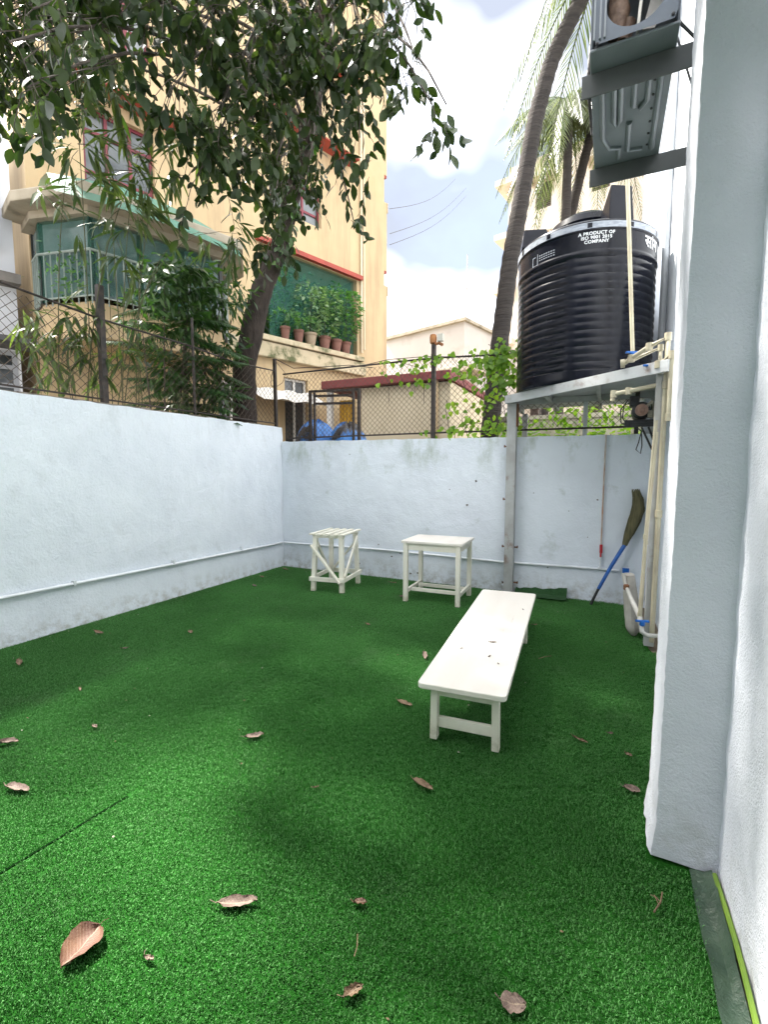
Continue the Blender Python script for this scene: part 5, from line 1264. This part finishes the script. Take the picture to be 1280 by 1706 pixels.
ip = empty('recess_greenery', ba_pt(2.6, -.8, 4.749)); tag(ip, 'tall green plants filling the netted recess of the peach block', 'plant')
Ms = []
for k in range(900):
    u = r.uniform(1.25, 4.0); z = 4.8 + 1.9 * r.random(); Ms.append(orient(ba_pt(u, r.uniform(-1.2, -.2), z), Vector((r.gauss(0, 1), r.gauss(0, 1), -.3)), Vector((0, 0, 1)) + rv(r, .5), r.uniform(.8, 1.7)))
for u in (1.5, 2.4, 3.3): q = MB(); q.tube([ba_pt(u, -.7, 4.75), ba_pt(u + .1, -.7, 6.5)], .012, 5); q.build('stem', BRANCH, ip, world=True)
scatter(ip, Ms, leaf_geo(.16, .07, .15, .2), LEAF_P, 0)
bp_ = empty('balcony_plants', ba_pt(8.2, 1.5, 4.3)); tag(bp_, 'fine leaved green plant growing through the balcony railing', 'plant')
Ms = []
for k in range(160): Ms.append(orient(ba_pt(8.25 + r.gauss(0, .2), 1.25 + r.gauss(0, .15), 4.6 + r.gauss(0, .22)), rv(r, 1), rv(r, 1), r.uniform(.6, 1.1)))
scatter(bp_, Ms, leaf_geo(.09, .04, .15, .1), LEAF_P, 0)
# --- coconut palms
PALMT = mat('palm_trunk', (.050, .042, .038), (.028, .024, .022), scale=3, rough=.95, bump=.8, bscale=5, bdist=.03, stretch=(.6, .6, 9))
LEAF_K = leaf_mat('palm_frond', (.035, .055, .022), (.11, .13, .045), rough=.4, trans=.3, tcol=(1.6, 1.7, .9))
def palm(label, tpts, r0, r1, crown, nf, L, seed, droop=(.35, .75), el=(-.2, .75), az=(0, 6.283)):
    e = empty('coconut_palm', tpts[0]); tag(e, label, 'palm tree', 'coconut palms beyond the back wall')
    r = random.Random(seed); q = MB(); pts = []; n = len(tpts)
    for i in range(n - 1):
        for k in range(10): pts.append(Vector(tpts[i]).lerp(Vector(tpts[i + 1]), k / 10))
    pts.append(Vector(tpts[-1])); m_ = len(pts)
    for _ in range(4): pts = [pts[0]] + [(pts[i - 1] + pts[i] * 2 + pts[i + 1]) / 4 for i in range(1, m_ - 1)] + [pts[-1]]
    q.tube(pts, [r0 + (r1 - r0) * i / (m_ - 1) + (.006 if i % 2 else -.004) for i in range(m_)], 14); q.build('trunk', PALMT, e, smooth=True, world=True)
    for k in range(nf):
        a = az[0] + (az[1] - az[0]) * k / nf + r.uniform(-.2, .2); z = r.uniform(*el); m_ = MB()
        frond(m_, crown, (math.cos(a), math.sin(a), z), L * r.uniform(.8, 1.1), 56, L * .27, r.uniform(*droop), r, rach=.022, flat=1.5, width=.036)
        m_.build('frond', LEAF_K, e, world=True)
    q = MB(); r2 = random.Random(seed + 1)
    for k in range(5): 
        a = r2.uniform(0, 6.28); M = Matrix.Translation(Vector(crown) + Vector((.2 * math.cos(a), .2 * math.sin(a), -.22)))
        q.lathe([(.02, -.12), (.09, -.05), (.10, .03), (.05, .11), (.01, .13)], 10, M=M)
    q.build('coconuts', mat('green_coconut', (.16, .20, .05), (.22, .18, .06), scale=5, rough=.5), e, smooth=True, world=True)
palm('tall curved coconut palm trunk rising close beside the black tank', [(-2.1, 8.6, -.03), (-1.89, 8.6, 2.58), (-1.76, 8.6, 3.93), (-1.63, 8.6, 5.11), (-1.46, 8.6, 6.15), (-1.27, 8.6, 7.33), (-1.04, 8.6, 8.16), (-.63, 8.6, 8.9), (-.2, 8.6, 9.5)], .165, .11, (-.15, 8.6, 9.6), 11, 1.9, 121, (1.0, 1.7), (-.6, .3))
palm('slender coconut palm with full crown in front of the beige block', [(-1.25, 14.0, -.03), (-1.25, 14.0, 6), (-1.2, 14, 8.6), (-1.22, 14, 11.0)], .14, .10, (-1.22, 14.0, 11.1), 30, 2.0, 131, (.6, 1.4), (-.5, .9))
palm('leaning coconut palm whose crown hides behind the air conditioner', [(-2.0, 15.0, -.03), (-1.55, 15.0, 6), (-1.15, 15.0, 8.9), (-.72, 15.0, 10.8), (-.5, 15, 11.6)], .15, .11, (-.45, 15.0, 11.7), 22, 2.0, 141, (.6, 1.4), (-.5, .8))
# ------------------------------------------------------------------ fallen leaves on the turf
DRY = mat('dry_leaf', (.11, .068, .04), (.21, .14, .085), scale=22, rough=.75, bump=.4, bscale=60, detail=3)
DRYP = mat('dry_purple_leaf', (.09, .06, .05), (.21, .15, .125), scale=18, rough=.7, bump=.4, bscale=60)
DRYR = mat('dry_rust_leaf', (.085, .036, .026), (.15, .075, .042), scale=9, rough=.65, bump=.3, bscale=50)
def veined(m, rib, edge):
    # pale midrib and side veins, darker towards the margin
    t = m.node_tree; N = t.nodes; b = N['Principled BSDF']; src = b.inputs['Base Color'].links[0].from_socket
    c = N.new('ShaderNodeTexCoord'); sx = N.new('ShaderNodeSeparateXYZ'); t.links.new(c.outputs['Object'], sx.inputs[0])
    ab = N.new('ShaderNodeMath'); ab.operation = 'ABSOLUTE'; t.links.new(sx.outputs['Y'], ab.inputs[0])
    mr = N.new('ShaderNodeMapRange'); mr.inputs['From Min'].default_value = .0006; mr.inputs['From Max'].default_value = .0022; mr.inputs['To Min'].default_value = .8; mr.inputs['To Max'].default_value = 0
    t.links.new(ab.outputs[0], mr.inputs['Value'])
    sl = N.new('ShaderNodeMath'); sl.operation = 'MULTIPLY_ADD'; sl.inputs[1].default_value = .9; t.links.new(ab.outputs[0], sl.inputs[0]); t.links.new(sx.outputs['X'], sl.inputs[2])
    sn = N.new('ShaderNodeMath'); sn.operation = 'MULTIPLY'; sn.inputs[1].default_value = 520; t.links.new(sl.outputs[0], sn.inputs[0])
    si = N.new('ShaderNodeMath'); si.operation = 'SINE'; t.links.new(sn.outputs[0], si.inputs[0])
    m2 = N.new('ShaderNodeMapRange'); m2.inputs['From Min'].default_value = .82; m2.inputs['From Max'].default_value = 1; m2.inputs['To Max'].default_value = .5; t.links.new(si.outputs[0], m2.inputs['Value'])
    mxx = N.new('ShaderNodeMath'); mxx.operation = 'MAXIMUM'; t.links.new(mr.outputs[0], mxx.inputs[0]); t.links.new(m2.outputs[0], mxx.inputs[1])
    x = N.new('ShaderNodeMix'); x.data_type = 'RGBA'; x.inputs['B'].default_value = (*rib, 1); t.links.new(mxx.outputs[0], x.inputs['Factor']); t.links.new(src, x.inputs['A']); t.links.new(x.outputs['Result'], b.inputs['Base Color'])
for m_ in (DRY, DRYP, DRYR): veined(m_, (.26, .20, .14), None)
def dry_leaf(L, W, curl, twist, seed):
    r = random.Random(seed); v, f = [], []; n, k = 11, 7
    for i in range(n):
        t = i / (n - 1); w_ = W / 2 * (math.sin(math.pi * t ** .85) ** .8 + .02)
        for j in range(k):
            s = -1 + 2 * j / (k - 1); a = s * curl * (1 - .3 * math.sin(t * 3.14))
            y = math.sin(a) / max(curl, .2) * w_; z = (1 - math.cos(a)) / max(curl, .2) * w_ * 1.3 + .10 * L * abs(t - .5) ** 2 * 4 * twist
            v.append(((t - .5) * L, y + .004 * r.uniform(-1, 1), z + .003 * r.uniform(-1, 1) + .012 * s * twist * (t - .5)))
    for i in range(n - 1):
        for j in range(k - 1): f.append((i * k + j, i * k + j + 1, (i + 1) * k + j + 1, (i + 1) * k + j))
    z0 = min(p[2] for p in v)
    return [(x, y, z - z0) for x, y, z in v], f
SM = 'small dry brown leaf scrap lying on the turf'
FL = [(-4.38, 2.87, .13, .05, 1.0, 20, 'curled brown leaf on the turf near the long white wall', 0), (-3.59, 3.26, .07, .04, .6, 0, 'small tan leaf lying alone on the turf left of the seam end', 0), (-2.14, 4.19, .06, .04, .9, 0, 'little dry scrap alone between table and the pale leaf', 0), (-1.33, 3.66, .13, .05, 1.3, -40, 'rolled dry leaf poking out beside the long bench', 1), (-1.17, 2.83, .10, .05, .7, 10, 'pointed tan leaf by the near leg of the bench', 0),
      (-1.82, 2.09, .09, .05, .8, 70, 'folded pale brown leaf in the middle of the turf', 1), (-4.25, 2.12, .12, .05, 1.1, 0, 'dark flattened brown leaf close beside the foot of the long wall', 0), (-3.06, 1.44, .09, .06, 1.4, 60, 'crumpled brown leaf scrap on the turf below the long wall', 1), (-2.56, 1.23, .12, .06, 1.2, 35, 'torn dark brown curled leaf beside the turf seam', 1), (-.77, 2.10, .10, .055, 1.0, 8, 'cupped olive brown leaf with pale edge before the bench', 0),
      (-1.15, 1.21, .115, .05, 1.2, 55, 'long purplish curled leaf with pale rim on the turf', 1), (-1.5, .87, .115, .125, 1.0, -55, 'large rusty red folded leaf on the bright turf patch', 2), (-1.27, .94, .03, .018, .9, 30, 'tiny dark scrap right beside the large rusty leaf', 1), (-.75, 1.40, .04, .03, 1.0, 50, 'small rusty leaf next to the thin straw', 2), (-.63, 1.13, .055, .04, 1.3, 80, 'crumpled brown leaf bit nearest the rounded pale leaf', 0), (-.19, 1.30, .06, .058, .3, 40, 'rounded pale mauve brown leaf lying flat on the turf', 1),
      (-.08, 2.86, .075, .03, 1.2, 0, 'little twisted brown leaf right of the bench', 0), (.17, 2.50, .06, .05, 1.0, 20, 'crinkled grey brown leaf touching the pillar foot', 1), (.17, 2.82, .03, .02, .7, 0, 'tiny yellowish scrap nearest the pillar foot', 0), (.08, 3.01, .025, .02, .8, 40, 'tiny pale crumb between the twisted leaf and pillar', 1), (-3.78, 2.70, .05, .03, .9, 60, 'small dark scrap close to the curled leaf by long wall', 1), (-2.77, 1.76, .04, .03, 1.2, 20, 'little grey scrap in line between torn and folded leaves', 1), (-3.35, 2.04, .045, .02, 1, 0, 'thin brown scrap between flattened leaf and crumpled leaf', 0), (-4.55, 6.05, .14, .06, .7, 0, 'dark leaf lying in the far wall corner on the turf', 0), (-4.55, 5.48, .08, .05, .6, 10, 'brown leaf in front of the dark corner leaf', 0), (-4.27, 4.99, .09, .05, .6, 0, 'pale leaf on the turf along the far part of the long wall', 1), (-1.24, 1.86, .025, .012, .8, 70, 'tiny straw coloured scrap between purplish leaf and cupped leaf', 0), (-2.65, 5.95, .10, .05, .7, 20, 'brown leaf on the turf between slatted stool and table', 0), (-2.25, 5.33, .06, .05, 1, 0, 'small leaf touching the table leg on the stool side', 1), (-.60, 4.9, .05, .02, .8, 60, 'small leaf scrap behind the far end of the bench', 0)]
for i, (x, y, L, W, cu_, a, lab, mi) in enumerate(FL):
    q = MB(); v, f = dry_leaf(L * 1.25, W * 1.3, cu_, random.Random(i).uniform(.3, 1), i); q.add(v, f)
    v0 = v[3]; q.tube([(-L * .62, 0, v0[2]), (-L * .75, .004, v0[2] + .004), (-L * .85, .012, v0[2] + .002)], .0014, 4)
    o = q.build('fallen_leaf', (DRY, DRYP, DRYR)[mi], smooth=True); o.matrix_basis = Matrix.Translation((x, y, .016)) @ Matrix.Rotation(R_(a - 25), 4, 'Z') @ Matrix.Rotation(random.Random(i + 5).uniform(-.15, .15), 4, 'X')
    tag(o, lab, 'leaf', 'fallen leaves on the turf')
q = MB(); q.tube([(.21, 1.80, .022), (.235, 1.85, .028), (.245, 1.90, .026)], .003, 5); q.tube([(.235, 1.85, .028), (.215, 1.87, .03)], .002, 4); q.tube([(.228, 1.835, .027), (.22, 1.86, .03), (.205, 1.868, .028)], .0015, 4)
tag(q.build('twig', DRY), 'forked dry twig on the turf near the pillar', 'twig')
q = MB(); q.tube([(-.45, 4.0, .02), (-.40, 4.06, .025), (-.36, 4.1, .022)], .003, 5); tag(q.build('twig', DRY), 'short dry twig on the dark turf beside the bench', 'twig')
q = MB(); q.tube([(-.70, 1.29, .02), (-.68, 1.25, .022), (-.675, 1.22, .02)], .0018, 5); tag(q.build('twig', DRY), 'thin straw lying near a small rusty leaf', 'twig')
# scraps on the bench top
for k, (lx, ly, L) in enumerate(((.06, -.35, .06), (.08, -.62, .03), (.15, -.72, .015), (-.12, -.55, .02), (.19, .55, .02))):
    q = MB(); v, f = dry_leaf(L, L * .4, .9, .5, 70 + k); q.add(v, f); o = q.build('leaf_scrap', DRYP, smooth=True)
    o.matrix_basis = bn.matrix_basis @ Matrix.Translation((lx, ly, .353)) @ Matrix.Rotation(k * 1.3, 4, 'Z'); tag(o, ['curled leaf scrap on the middle of the bench top', 'small flat scrap on the bench top beside the curled one', 'dark speck of leaf at the bench edge', 'tiny scrap on the other side of the bench top, alone', 'tiny leaf bit towards the far end of the bench top'][k], 'leaf', 'leaf scraps on the bench')

# grit and crumbs caught in the pile, thicker along the walls
q = MB(); r = random.Random(77)
for k in range(240):
    if k % 3 == 0: x, y = r.uniform(-4.74, .3), 6.25 - abs(r.gauss(0, .10)) - .03 * (r.random())
    elif k % 3 == 1: x, y = -4.74 + abs(r.gauss(0, .12)), r.uniform(.5, 6.2)
    else: x, y = r.uniform(-4.5, .2), r.uniform(.6, 6.0)
    if y > back_y(x) - .03: y = back_y(x) - .05
    s_ = r.uniform(.003, .009); a = r.uniform(0, 6.28); h = .009 + r.uniform(0, .004)
    pts = [(x + s_ * math.cos(a + t) * r.uniform(.5, 1.4), y + s_ * math.sin(a + t) * r.uniform(.5, 1), h + r.uniform(0, .004)) for t in (0, 1.4, 3.0, 4.6)]
    q.add(pts + [(x, y, h + .006)], [(0, 1, 4), (1, 2, 4), (2, 3, 4), (3, 0, 4), (3, 2, 1, 0)], k % 2)
tag(q.build('litter_crumbs', [DRY, mat('pale_grit', (.50, .48, .40), (.36, .34, .28), scale=30, rough=.9)]), 'tiny dry crumbs and grit scattered through the turf', 'litter', kind='stuff')
